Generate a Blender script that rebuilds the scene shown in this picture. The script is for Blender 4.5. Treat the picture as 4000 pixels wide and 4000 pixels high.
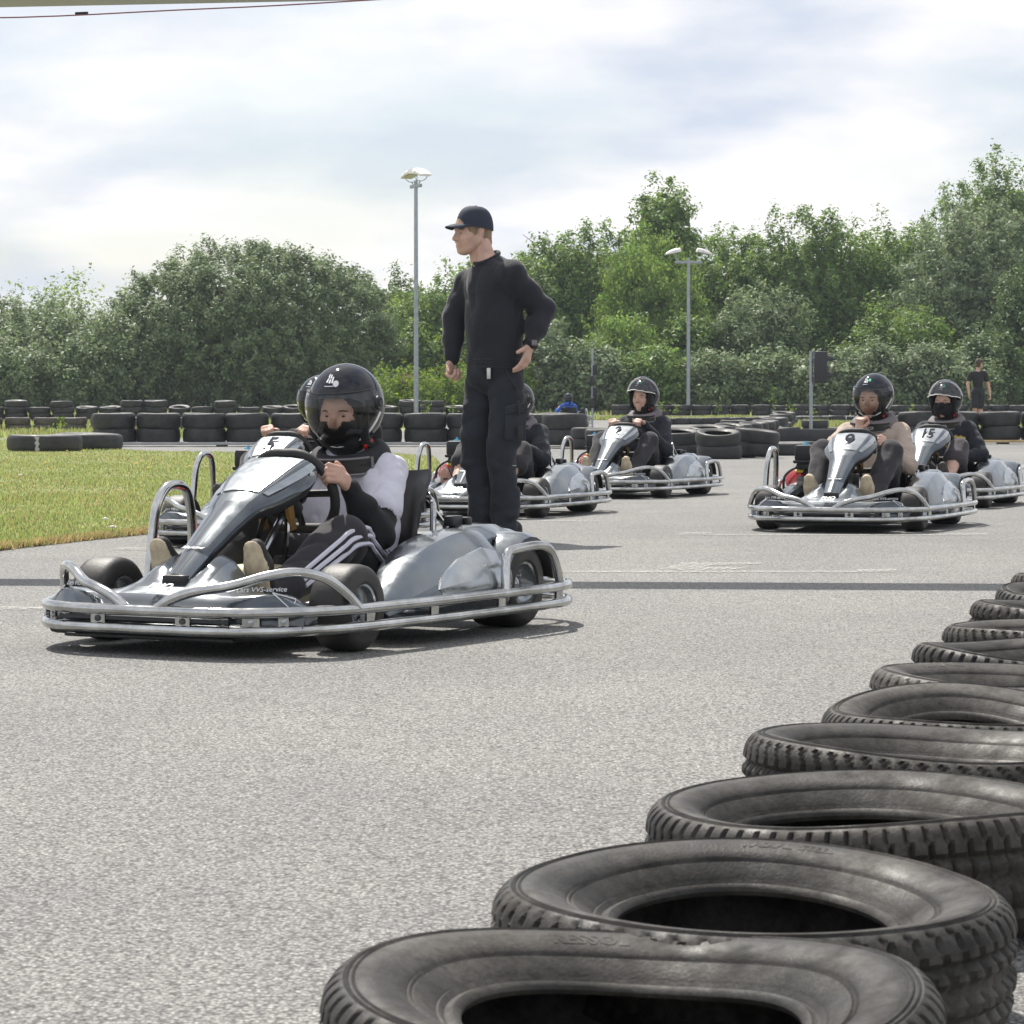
import bpy, math, random
import numpy as np
from mathutils import Vector, Matrix
R = math.radians
for o in list(bpy.data.objects): bpy.data.objects.remove(o, do_unlink=True)
SC = bpy.context.scene
COL = SC.collection
# ------------------------------------------------------------------ camera
CAM_H = 0.73; FPX = 11000.0; HOR = 1585.0      # lens measured from the photograph's perspective
cam_d = bpy.data.cameras.new('camera'); cam = bpy.data.objects.new('camera', cam_d); COL.objects.link(cam)
cam_d.sensor_width = 36.0; cam_d.lens = 36.0*FPX/4000.0
cam_d.clip_start = 0.1; cam_d.clip_end = 3000
PITCH = math.atan((2000-HOR)/FPX)
cam.location = (0, 0, CAM_H); cam.rotation_euler = (R(90)-PITCH, 0, 0)
cam_d.dof.use_dof = True; cam_d.dof.focus_distance = 13.0; cam_d.dof.aperture_fstop = 34.0
SC.camera = cam
# ------------------------------------------------------------------ sun and sky
SUN_EL, SUN_AZ = R(55), R(-22)                  # behind the karts, a little to the left
sdir = Vector((math.sin(SUN_AZ)*math.cos(SUN_EL), math.cos(SUN_AZ)*math.cos(SUN_EL), math.sin(SUN_EL)))
sun_d = bpy.data.lights.new('sun', 'SUN'); sun_d.energy = 5.0; sun_d.angle = R(0.6); sun_d.color = (1.0, 0.955, 0.88)
sun = bpy.data.objects.new('sun', sun_d); COL.objects.link(sun)
sun.location = (-8, 20, 30); sun.rotation_euler = sdir.to_track_quat('Z', 'Y').to_euler()
world = bpy.data.worlds.new('World'); SC.world = world; world.use_nodes = True
SC.view_settings.view_transform = 'Standard'; SC.view_settings.look = 'None'
SC.view_settings.exposure = 0.3; SC.view_settings.gamma = 1.0; SC.view_settings.use_curve_mapping = False
SC.cycles.use_denoising = True
SC.cycles.max_bounces = 6; SC.cycles.diffuse_bounces = 3; SC.cycles.glossy_bounces = 3
SC.cycles.transparent_max_bounces = 12; SC.cycles.transmission_bounces = 4
SC.cycles.sample_clamp_indirect = 6.0
def build_world():
    nt = world.node_tree; N = nt.nodes; L = nt.links; N.clear()
    out = N.new('ShaderNodeOutputWorld'); mix = N.new('ShaderNodeMixShader')
    b1 = N.new('ShaderNodeBackground'); b2 = N.new('ShaderNodeBackground')
    sky = N.new('ShaderNodeTexSky'); sky.sky_type = 'NISHITA'; sky.sun_disc = False
    sky.sun_elevation = SUN_EL; sky.sun_rotation = SUN_AZ; sky.air_density = 1.0; sky.dust_density = 1.5
    b1.inputs['Strength'].default_value = 0.10; L.new(sky.outputs[0], b1.inputs['Color'])
    tc = N.new('ShaderNodeTexCoord'); sep = N.new('ShaderNodeSeparateXYZ'); L.new(tc.outputs['Generated'], sep.inputs[0])
    ad = N.new('ShaderNodeMath'); ad.operation = 'ADD'; ad.inputs[1].default_value = 0.24; L.new(sep.outputs['Z'], ad.inputs[0])
    mx = N.new('ShaderNodeMath'); mx.operation = 'MAXIMUM'; mx.inputs[1].default_value = 0.03; L.new(ad.outputs[0], mx.inputs[0])
    dv = []
    for ax in 'XY':
        d = N.new('ShaderNodeMath'); d.operation = 'DIVIDE'; L.new(sep.outputs[ax], d.inputs[0]); L.new(mx.outputs[0], d.inputs[1]); dv.append(d)
    cb = N.new('ShaderNodeCombineXYZ'); L.new(dv[0].outputs[0], cb.inputs[0]); L.new(dv[1].outputs[0], cb.inputs[1]); cb.inputs[2].default_value = 3.7
    n1 = N.new('ShaderNodeTexNoise'); n1.inputs['Scale'].default_value = 1.9; n1.inputs['Detail'].default_value = 7; n1.inputs['Roughness'].default_value = 0.52
    n1.inputs['Distortion'].default_value = 0.35
    L.new(cb.outputs[0], n1.inputs['Vector'])
    n2 = N.new('ShaderNodeTexNoise'); n2.inputs['Scale'].default_value = 2.3; n2.inputs['Detail'].default_value = 5
    mp = N.new('ShaderNodeMapping'); mp.inputs['Location'].default_value = (7.3, 2.1, 5); L.new(cb.outputs[0], mp.inputs[0]); L.new(mp.outputs[0], n2.inputs['Vector'])
    cr = N.new('ShaderNodeValToRGB'); cr.color_ramp.elements[0].position = 0.36; cr.color_ramp.elements[0].color = (0.48,)*3+(1,)
    cr.color_ramp.elements[1].position = 0.57; cr.color_ramp.elements[1].color = (1, 1, 1, 1); L.new(n1.outputs['Fac'], cr.inputs[0])
    cc = N.new('ShaderNodeValToRGB'); cc.color_ramp.elements[0].position = 0.37; cc.color_ramp.elements[0].color = (0.70, 0.77, 0.90, 1)
    cc.color_ramp.elements[1].position = 0.56; cc.color_ramp.elements[1].color = (1.10, 1.08, 1.08, 1); L.new(n2.outputs['Fac'], cc.inputs[0])
    L.new(cc.outputs[0], b2.inputs['Color']); b2.inputs['Strength'].default_value = 0.80
    L.new(cr.outputs[0], mix.inputs[0]); L.new(b1.outputs[0], mix.inputs[1]); L.new(b2.outputs[0], mix.inputs[2]); L.new(mix.outputs[0], out.inputs[0])
build_world()
# ------------------------------------------------------------------ terrain profile and places
def sst(a, b, x):
    t = min(1, max(0, (x-a)/(b-a))); return t*t*(3-2*t)
def gz(y): return 0.40*sst(60, 95, y) + 0.22*sst(95, 125, y)      # the far side of the track lies a little higher
def place(px, D): return (px-2000)/FPX*D                          # lateral metres of a bearing at a distance
def gdist(py): return FPX*CAM_H/(py-HOR)                          # distance of a flat-ground point
# ------------------------------------------------------------------ object helpers
def tag(o, label=None, cat=None, group=None, kind=None):
    if label: o['label'] = label
    if cat: o['category'] = cat
    if group: o['group'] = group
    if kind: o['kind'] = kind
    return o
def empty(name, loc=(0,0,0), rz=0.0):
    o = bpy.data.objects.new(name, None); o.location = loc; o.rotation_euler = (0,0,rz); o.empty_display_size = 0.1
    COL.objects.link(o); return o
def copy_tree(o, parent=None):
    c = o.copy(); COL.objects.link(c); c.parent = parent
    for ch in o.children: copy_tree(ch, c)
    return c
class MB:
    def __init__(s): s.v = []; s.f = []; s.m = []; s.n = 0
    def add(s, v, f, mi=0):
        s.v.extend([tuple(p) for p in v]); n = s.n
        s.f.extend([tuple(i+n for i in q) for q in f])
        s.m.extend(mi if isinstance(mi, (list, tuple)) else [mi]*len(f)); s.n += len(v); return s
    def box(s, c, d, rot=None, mi=0, bev=0.0):
        x, y, z = d[0]/2, d[1]/2, d[2]/2
        if bev <= 0:
            v = [Vector((a*x, b*y, e*z)) for a in (-1,1) for b in (-1,1) for e in (-1,1)]
            f = [(0,1,3,2),(4,6,7,5),(0,4,5,1),(2,3,7,6),(0,2,6,4),(1,5,7,3)]
        else:
            rings = []
            def rr(hx, hy, z_):
                r = min(bev, hx*.99, hy*.99); o = []
                for cx, cy, a0 in ((hx-r,hy-r,0),(-hx+r,hy-r,90),(-hx+r,-hy+r,180),(hx-r,-hy+r,270)):
                    for k in range(4):
                        a = R(a0+30*k); o.append((cx+r*math.cos(a), cy+r*math.sin(a), z_))
                return o
            for t in (0, .5, 1): rings.append(rr(x-bev*(1-math.sin(t*1.57)), y-bev*(1-math.sin(t*1.57)), -z+bev*(1-math.cos(t*1.57))))
            for t in (1, .5, 0): rings.append(rr(x-bev*(1-math.sin(t*1.57)), y-bev*(1-math.sin(t*1.57)), z-bev*(1-math.cos(t*1.57))))
            v, f = loft(rings); v = [Vector(p) for p in v]
        if rot is not None: v = [rot @ p for p in v]
        return s.add([p+Vector(c) for p in v], f, mi)
    def tube(s, pts, r, seg=8, closed=False, res=5, mi=0, smooth=True):
        v, f = tube(pts, r, seg, closed, res, smooth); return s.add(v, f, mi)
    def build(s, name, mats, parent=None, smooth=True, sharp=42):
        return mesh_obj(name, s.v, s.f, mats, parent, smooth, s.m, sharp)
def mesh_data(name, v, f, mats, smooth=True, mi=None, sharp=42):
    me = bpy.data.meshes.new(name); me.from_pydata([tuple(p) for p in v], [], f)
    for m in (mats if isinstance(mats, (list, tuple)) else [mats]): me.materials.append(m)
    if mi is not None and any(mi): me.polygons.foreach_set('material_index', np.array(mi, dtype=np.int32))
    if smooth:
        me.polygons.foreach_set('use_smooth', [True]*len(me.polygons))
    me.update()
    if smooth:
        try: me.set_sharp_from_angle(angle=R(sharp))
        except Exception: pass
    return me
def mesh_obj(name, v, f, mats, parent=None, smooth=True, mi=None, sharp=42):
    o = bpy.data.objects.new(name, mesh_data(name, v, f, mats, smooth, mi, sharp)); COL.objects.link(o); o.parent = parent; return o
def inst(name, me, parent=None, loc=(0,0,0), rot=(0,0,0), sc=(1,1,1)):
    o = bpy.data.objects.new(name, me); COL.objects.link(o); o.parent = parent
    o.location = loc; o.rotation_euler = rot; o.scale = sc; return o
def spline(pts, res, closed=False):
    P = [Vector(p) for p in pts]; n = len(P); out = []
    rng = range(n if closed else n-1)
    for i in rng:
        p0 = P[(i-1) % n] if closed or i > 0 else P[0]*2-P[1]
        p1 = P[i]; p2 = P[(i+1) % n]
        p3 = P[(i+2) % n] if closed or i+2 < n else P[n-1]*2-P[n-2]
        for k in range(res):
            t = k/res
            out.append(0.5*((2*p1)+(p2-p0)*t+(2*p0-5*p1+4*p2-p3)*t*t+(3*p1-p0-3*p2+p3)*t**3))
    if not closed: out.append(P[-1])
    return out
def tube(pts, r, seg=8, closed=False, res=5, smooth=True):
    P = spline(pts, res, closed) if smooth and len(pts) > 2 else [Vector(p) for p in pts]
    n = len(P); v = []; f = []
    rad = r if callable(r) else (lambda t: r)
    prev = None
    for i in range(n):
        a = P[(i-1) % n] if closed or i > 0 else P[i]; b = P[(i+1) % n] if closed or i < n-1 else P[i]
        t = (b-a).normalized()
        if prev is None:
            u = t.orthogonal().normalized()
        else:
            u = (prev-t*prev.dot(t)).normalized()
        prev = u; w = t.cross(u)
        for k in range(seg):
            an = 2*math.pi*k/seg; v.append(P[i]+(u*math.cos(an)+w*math.sin(an))*rad(i/max(1,n-1)))
    for i in range(n if closed else n-1):
        for k in range(seg):
            a = i*seg+k; b = i*seg+(k+1) % seg; j = ((i+1) % n)*seg
            f.append((a, b, j+(k+1) % seg, j+k))
    if not closed:
        f.append(tuple(reversed(range(seg)))); f.append(tuple((n-1)*seg+k for k in range(seg)))
    return v, f
def loft(rings, cap=True, closed=True):
    m = len(rings[0]); v = [p for r in rings for p in r]; f = []
    for i in range(len(rings)-1):
        for k in range(m if closed else m-1):
            f.append((i*m+k, i*m+(k+1) % m, (i+1)*m+(k+1) % m, (i+1)*m+k))
    if cap: f.append(tuple(reversed(range(m)))); f.append(tuple((len(rings)-1)*m+k for k in range(m)))
    return v, f
def lathe(prof, seg=32, closed=False):
    """profile of (r,z) turned about z"""
    v = []; f = []; m = len(prof)
    for i in range(seg):
        a = 2*math.pi*i/seg; c, s_ = math.cos(a), math.sin(a)
        v += [(r*c, r*s_, z) for r, z in prof]
    for i in range(seg):
        j = (i+1) % seg
        for k in range(m if closed else m-1):
            k2 = (k+1) % m
            f.append((i*m+k, j*m+k, j*m+k2, i*m+k2))
    return v, f
def xf(v, M): return [M @ Vector(p) for p in v]
def text_obj(name, s, size, mat, parent, M, ext=0.0015, shear=0.0, bold=0.0, xs=1.0):
    cu = bpy.data.curves.new('txt', 'FONT'); cu.body = s; cu.size = size; cu.extrude = ext; cu.align_x = 'CENTER'; cu.align_y = 'CENTER'
    cu.shear = shear; cu.offset = bold; cu.resolution_u = 3
    t = bpy.data.objects.new('txt', cu); COL.objects.link(t)
    dg = bpy.context.evaluated_depsgraph_get(); me = bpy.data.meshes.new_from_object(t.evaluated_get(dg))
    bpy.data.objects.remove(t); me.materials.clear(); me.materials.append(mat)
    me.transform(M @ Matrix.Diagonal((xs, 1, 1, 1)))
    o = bpy.data.objects.new(name, me); COL.objects.link(o); o.parent = parent; return o
def frame(o, xdir, ydir):
    x = Vector(xdir).normalized(); y = Vector(ydir); y = (y-x*y.dot(x)).normalized(); z = x.cross(y)
    return Matrix(((x.x,y.x,z.x,o[0]),(x.y,y.y,z.y,o[1]),(x.z,y.z,z.z,o[2]),(0,0,0,1)))
# ------------------------------------------------------------------ materials
MATS = {}
def mat(name, col, rough=0.6, metal=0.0, var=0.0, vscale=8.0, bump=0.0, bscale=60.0, col2=None, spec=0.5, coat=0.0, rvar=0.0, island=0.0, coord='Object', bdist=0.01, detail=4, sheen=0.0, stretch=None):
    m = bpy.data.materials.new(name); m.use_nodes = True; nt = m.node_tree; N = nt.nodes; L = nt.links
    b = N['Principled BSDF']; b.inputs['Base Color'].default_value = (*col, 1); b.inputs['Roughness'].default_value = rough
    b.inputs['Metallic'].default_value = metal; b.inputs['Specular IOR Level'].default_value = spec
    b.inputs['Coat Weight'].default_value = coat; b.inputs['Coat Roughness'].default_value = 0.06
    if sheen: b.inputs['Sheen Weight'].default_value = sheen; b.inputs['Sheen Roughness'].default_value = 0.4
    tc = N.new('ShaderNodeTexCoord'); src = tc.outputs[coord]
    if stretch:
        mp = N.new('ShaderNodeMapping'); mp.inputs['Scale'].default_value = stretch; L.new(src, mp.inputs[0]); src = mp.outputs[0]
    csock = None
    if var > 0 or col2:
        n = N.new('ShaderNodeTexNoise'); n.inputs['Scale'].default_value = vscale; n.inputs['Detail'].default_value = detail; n.inputs['Roughness'].default_value = 0.6
        L.new(src, n.inputs['Vector'])
        cr = N.new('ShaderNodeValToRGB'); e = cr.color_ramp.elements
        e[0].position = 0.35; e[1].position = 0.65
        c2 = col2 if col2 else tuple(c*(1-var) for c in col)
        c1 = col if col2 else tuple(min(1, c*(1+var)) for c in col)
        e[0].color = (*c2, 1); e[1].color = (*c1, 1); L.new(n.outputs['Fac'], cr.inputs[0]); csock = cr.outputs[0]
    if island > 0:
        g = N.new('ShaderNodeNewGeometry'); hs = N.new('ShaderNodeHueSaturation')
        mr = N.new('ShaderNodeMapRange'); mr.inputs['To Min'].default_value = 1-island; mr.inputs['To Max'].default_value = 1+island
        L.new(g.outputs['Random Per Island'], mr.inputs[0]); L.new(mr.outputs[0], hs.inputs['Value'])
        if csock: L.new(csock, hs.inputs['Color'])
        else: hs.inputs['Color'].default_value = (*col, 1)
        csock = hs.outputs[0]
    if csock: L.new(csock, b.inputs['Base Color'])
    if rvar > 0:
        n3 = N.new('ShaderNodeTexNoise'); n3.inputs['Scale'].default_value = vscale*2.3; n3.inputs['Detail'].default_value = 5; L.new(src, n3.inputs['Vector'])
        mr = N.new('ShaderNodeMapRange'); mr.inputs['From Min'].default_value = .3; mr.inputs['From Max'].default_value = .7
        mr.inputs['To Min'].default_value = max(.02, rough-rvar); mr.inputs['To Max'].default_value = min(1, rough+rvar)
        L.new(n3.outputs['Fac'], mr.inputs[0]); L.new(mr.outputs[0], b.inputs['Roughness'])
    if bump > 0:
        n2 = N.new('ShaderNodeTexNoise'); n2.inputs['Scale'].default_value = bscale; n2.inputs['Detail'].default_value = 3; L.new(src, n2.inputs['Vector'])
        bp = N.new('ShaderNodeBump'); bp.inputs['Strength'].default_value = bump; bp.inputs['Distance'].default_value = bdist
        L.new(n2.outputs['Fac'], bp.inputs['Height']); L.new(bp.outputs[0], b.inputs['Normal'])
    MATS[name] = m; return m
def M_(n): return MATS[n]
def make_materials():
    mat('chrome', (.62,.63,.62), .14, 1.0, bump=.10, bscale=120, rvar=.10, vscale=9, col2=(.40,.40,.385), bdist=.001, detail=9)
    mat('galvanised', (.33,.36,.39), .42, .75, var=.12, vscale=10)
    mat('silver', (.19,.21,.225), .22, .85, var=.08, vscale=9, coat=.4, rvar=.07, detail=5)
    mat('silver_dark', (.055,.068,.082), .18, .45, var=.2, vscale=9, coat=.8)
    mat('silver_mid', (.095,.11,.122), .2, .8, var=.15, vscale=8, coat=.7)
    mat('silver_light', (.37,.395,.41), .22, .85, coat=.4, var=.10, vscale=12, rvar=.06)
    mat('black_plastic', (.012,.012,.014), .42, 0, var=.3, bump=.1, bscale=200, bdist=.002)
    mat('black_rubber', (.016,.016,.017), .62, 0, col2=(.03,.028,.026), vscale=14)
    mat('kart_tyre', (.020,.019,.019), .55, 0, col2=(.042,.037,.034), vscale=10, bump=.3, bscale=90, bdist=.003)
    mat('red_paint', (.42,.018,.025), .25, .1, coat=.8)
    mat('yellow', (.75,.55,.08), .5)
    mat('cream_tank', (.72,.66,.42), .4, 0, var=.06)
    mat('engine_metal', (.10,.10,.105), .45, .7, var=.4, vscale=30)
    mat('copper', (.42,.24,.08), .4, .7)
    mat('digit', (.014,.019,.030), .75, spec=.1)
    mat('white_print', (.72,.74,.76), .45)
    mat('blue_knob', (.10,.42,.62), .4)
    mat('blue_paint', (.02,.07,.32), .3, .1, coat=.6)
    mat('helmet_black', (.007,.010,.018), .06, 0, coat=0.0, var=.3, vscale=5)
    mat('visor_trim', (.80,.80,.76), .35)
    mat('green_dot', (.03,.62,.30), .6)
    mat('balaclava', (.008,.008,.010), .9, sheen=.1)
    mat('brace_black', (.016,.016,.019), .8, bump=.2, bscale=150, bdist=.002)
    mat('brace_mauve', (.17,.15,.155), .8, bump=.2, bscale=150, bdist=.002)
    mat('brace_grey', (.20,.185,.19), .75)
    mat('red_strap', (.55,.02,.02), .6)
    mat('skin', (.54,.33,.25), .5, var=.10, vscale=26, spec=.4)
    mat('skin_light', (.56,.36,.285), .5, var=.13, vscale=22, spec=.4)
    mat('lip', (.545,.30,.235), .5)
    mat('eye_dark', (.03,.03,.035), .25)
    mat('eye_white', (.22,.19,.18), .3)
    mat('brow', (.13,.075,.045), .8)
    mat('hair_blond', (.27,.185,.12), .75, bump=.5, bscale=140, stretch=(1,1,.25), var=.3, vscale=60, bdist=.004)
    mat('hair_brown', (.07,.04,.025), .75, bump=.4, bscale=140, bdist=.004)
    fb = dict(bump=.28, bscale=22, bdist=.02)
    mat('cloth_white', (.64,.63,.71), .85, bump=.5, bscale=13, bdist=.03, sheen=.1)
    mat('cloth_black', (.010,.010,.012), .88, sheen=.05, **fb)
    mat('cloth_sweat', (.016,.017,.024), .9, sheen=.2, **fb)
    mat('cloth_work', (.016,.020,.028), .82, sheen=.06, var=.25, vscale=5, **fb)
    mat('cloth_char', (.030,.028,.032), .9, sheen=.15, **fb)
    mat('cloth_mauve', (.055,.047,.052), .9, sheen=.15, **fb)
    mat('cloth_navy', (.012,.014,.022), .85, sheen=.1, **fb)
    mat('cloth_beige', (.43,.35,.29), .9, bump=.5, bscale=14, bdist=.03)
    mat('cloth_blue', (.025,.10,.42), .8, **fb)
    mat('cap_navy', (.022,.030,.052), .8, bump=.1, bscale=300, bdist=.002)
    mat('cap_brown', (.07,.055,.045), .8)
    mat('sole_cream', (.55,.46,.32), .75, var=.2, vscale=30, bump=.3, bscale=160, bdist=.003)
    mat('sole_dark', (.06,.055,.045), .8, var=.3, vscale=30)
    mat('shoe_dark', (.02,.019,.018), .7, var=.4, vscale=40)
    mat('silver_badge', (.6,.6,.6), .35, .6)
    mat('orange_sock', (.75,.14,.06), .8)
    mat('gantry_grey', (.40,.40,.41), .6, .2)
    mat('cable', (.25,.10,.10), .6)
    mat('lamp_white', (.80,.78,.74), .45)
    mat('lamp_grey', (.42,.43,.45), .5, .2)
    mat('lamp_glass', (.36,.36,.22), .15)
    mat('signal_black', (.018,.019,.022), .55)
    mat('concrete', (.42,.42,.41), .85, var=.12, vscale=5)
    mat('plank_yellow', (.55,.40,.20), .7, var=.2, vscale=4)
    mat('belt_black', (.022,.022,.024), .6, var=.3, vscale=3)
    mat('bark', (.085,.062,.045), .9, var=.3, vscale=12)
    mat('birch_bark', (.42,.40,.36), .8, col2=(.12,.11,.10), vscale=14)
    mat('stem', (.12,.20,.05), .7)
    # tyres: weathered rubber with dust and grime of its own
    for nm, a, b_, sc in (('tyre_near',(.022,.021,.020),(.075,.068,.060),11), ('tyre_far',(.012,.012,.013),(.030,.029,.028),6), ('tyre_brown',(.045,.040,.034),(.09,.078,.062),8)):
        mat(nm, b_, .58, 0, col2=a, vscale=sc, bump=.35, bscale=150, rvar=.12, bdist=.002, detail=8)
def glassy(name, tint, gloss=0.04, alpha=0.10):
    """thin clear visor: fresnel gloss over a faint tint"""
    m = bpy.data.materials.new(name); m.use_nodes = True; nt = m.node_tree; N = nt.nodes; L = nt.links; N.clear()
    out = N.new('ShaderNodeOutputMaterial'); t = N.new('ShaderNodeBsdfTransparent'); t.inputs[0].default_value = (*tint, 1)
    g = N.new('ShaderNodeBsdfGlossy'); g.inputs['Roughness'].default_value = gloss; g.inputs['Color'].default_value = (.95,.95,.95,1)
    d = N.new('ShaderNodeBsdfDiffuse'); d.inputs[0].default_value = (.25,.26,.26,1)
    lw = N.new('ShaderNodeFresnel'); lw.inputs[0].default_value = 1.5
    m1 = N.new('ShaderNodeMixShader'); m2 = N.new('ShaderNodeMixShader'); m1.inputs[0].default_value = alpha
    L.new(t.outputs[0], m1.inputs[1]); L.new(d.outputs[0], m1.inputs[2])
    L.new(lw.outputs[0], m2.inputs[0]); L.new(m1.outputs[0], m2.inputs[1]); L.new(g.outputs[0], m2.inputs[2]); L.new(m2.outputs[0], out.inputs[0])
    MATS[name] = m
def leafmat(name, col, trans, rough=.42, island=.35):
    m = bpy.data.materials.new(name); m.use_nodes = True; nt = m.node_tree; N = nt.nodes; L = nt.links
    b = N['Principled BSDF']; out = N['Material Output']; b.inputs['Roughness'].default_value = rough+.14; b.inputs['Specular IOR Level'].default_value = .24
    g = N.new('ShaderNodeNewGeometry'); hs = N.new('ShaderNodeHueSaturation'); hs.inputs['Color'].default_value = (*col, 1)
    mr = N.new('ShaderNodeMapRange'); mr.inputs['To Min'].default_value = 1-island; mr.inputs['To Max'].default_value = 1+island
    L.new(g.outputs['Random Per Island'], mr.inputs[0]); L.new(mr.outputs[0], hs.inputs['Value'])
    ma = N.new('ShaderNodeMath'); ma.operation = 'MULTIPLY'; ma.inputs[1].default_value = 7.13; L.new(g.outputs['Random Per Island'], ma.inputs[0])
    fr = N.new('ShaderNodeMath'); fr.operation = 'FRACT'; L.new(ma.outputs[0], fr.inputs[0])
    mh = N.new('ShaderNodeMapRange'); mh.inputs['To Min'].default_value = .48; mh.inputs['To Max'].default_value = .525; L.new(fr.outputs[0], mh.inputs[0]); L.new(mh.outputs[0], hs.inputs['Hue'])
    L.new(hs.outputs[0], b.inputs['Base Color'])
    t = N.new('ShaderNodeBsdfTranslucent'); t2 = N.new('ShaderNodeHueSaturation'); t2.inputs['Hue'].default_value = .485; t2.inputs['Saturation'].default_value = 1.15; t2.inputs['Value'].default_value = 1.3
    L.new(hs.outputs[0], t2.inputs['Color']); L.new(t2.outputs[0], t.inputs[0])
    mx = N.new('ShaderNodeMixShader'); mx.inputs[0].default_value = trans
    L.new(b.outputs[0], mx.inputs[1]); L.new(t.outputs[0], mx.inputs[2]); L.new(mx.outputs[0], out.inputs[0]); MATS[name] = m
def asphalt():
    m = bpy.data.materials.new('asphalt'); m.use_nodes = True; nt = m.node_tree; N = nt.nodes; L = nt.links; b = N['Principled BSDF']
    b.inputs['Roughness'].default_value = .82; b.inputs['Specular IOR Level'].default_value = .35
    tc = N.new('ShaderNodeTexCoord')
    def noise(sc, det, ro=.6):
        n = N.new('ShaderNodeTexNoise'); n.inputs['Scale'].default_value = sc; n.inputs['Detail'].default_value = det; n.inputs['Roughness'].default_value = ro
        L.new(tc.outputs['Object'], n.inputs['Vector']); return n
    def ramp(s, p0, c0, p1, c1):
        r = N.new('ShaderNodeValToRGB'); r.color_ramp.elements[0].position = p0; r.color_ramp.elements[0].color = (*c0, 1)
        r.color_ramp.elements[1].position = p1; r.color_ramp.elements[1].color = (*c1, 1); L.new(s, r.inputs[0]); return r
    def mul(a, c):
        x = N.new('ShaderNodeMix'); x.data_type = 'RGBA'; x.blend_type = 'MULTIPLY'; x.inputs[0].default_value = 1; L.new(a, x.inputs[6]); L.new(c, x.inputs[7]); return x.outputs[2]
    v = N.new('ShaderNodeTexVoronoi'); v.inputs['Scale'].default_value = 140; v.inputs['Randomness'].default_value = 1; L.new(tc.outputs['Object'], v.inputs['Vector'])
    vr = ramp(v.outputs['Distance'], .25, (1.08,1.08,1.08), .80, (.30,.30,.30))
    vs = N.new('ShaderNodeSeparateColor'); L.new(v.outputs['Color'], vs.inputs[0])
    stones = ramp(vs.outputs[0], 0, (.62,.62,.63), 1, (1.30,1.29,1.26))
    n1 = noise(200, 2, .75); g1 = ramp(n1.outputs['Fac'], .36, (.42,.42,.42), .62, (1.30,1.30,1.29))
    n2 = noise(1.1, 5); g2 = ramp(n2.outputs['Fac'], .3, (.88,.88,.89), .7, (1.08,1.07,1.05))
    n3 = noise(.13, 4); g3 = ramp(n3.outputs['Fac'], .32, (.84,.84,.85), .68, (1.09,1.09,1.07))
    base = N.new('ShaderNodeRGB'); base.outputs[0].default_value = (.318,.316,.308,1)
    c = mul(base.outputs[0], vr.outputs[0]); c = mul(c, stones.outputs[0]); c = mul(c, g1.outputs[0]); c = mul(c, g2.outputs[0]); c = mul(c, g3.outputs[0])
    L.new(c, b.inputs['Base Color'])
    bp = N.new('ShaderNodeBump'); bp.inputs['Strength'].default_value = .35; bp.inputs['Distance'].default_value = .004; bp.invert = True
    L.new(v.outputs['Distance'], bp.inputs['Height']); L.new(bp.outputs[0], b.inputs['Normal']); MATS['asphalt'] = m
def paint_line():
    """worn road paint: flakes away to the stones below"""
    m = bpy.data.materials.new('road_paint'); m.use_nodes = True; nt = m.node_tree; N = nt.nodes; L = nt.links; b = N['Principled BSDF']; out = N['Material Output']
    b.inputs['Base Color'].default_value = (.50,.49,.46,1); b.inputs['Roughness'].default_value = .8
    tc = N.new('ShaderNodeTexCoord'); n = N.new('ShaderNodeTexNoise'); n.inputs['Scale'].default_value = 38; n.inputs['Detail'].default_value = 6; n.inputs['Roughness'].default_value = .75
    L.new(tc.outputs['Object'], n.inputs['Vector']); cr = N.new('ShaderNodeValToRGB'); cr.color_ramp.elements[0].position = .47; cr.color_ramp.elements[1].position = .64
    L.new(n.outputs['Fac'], cr.inputs[0]); t = N.new('ShaderNodeBsdfTransparent'); mx = N.new('ShaderNodeMixShader')
    L.new(cr.outputs[0], mx.inputs[0]); L.new(t.outputs[0], mx.inputs[1]); L.new(b.outputs[0], mx.inputs[2]); L.new(mx.outputs[0], out.inputs[0]); MATS['road_paint'] = m
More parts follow.
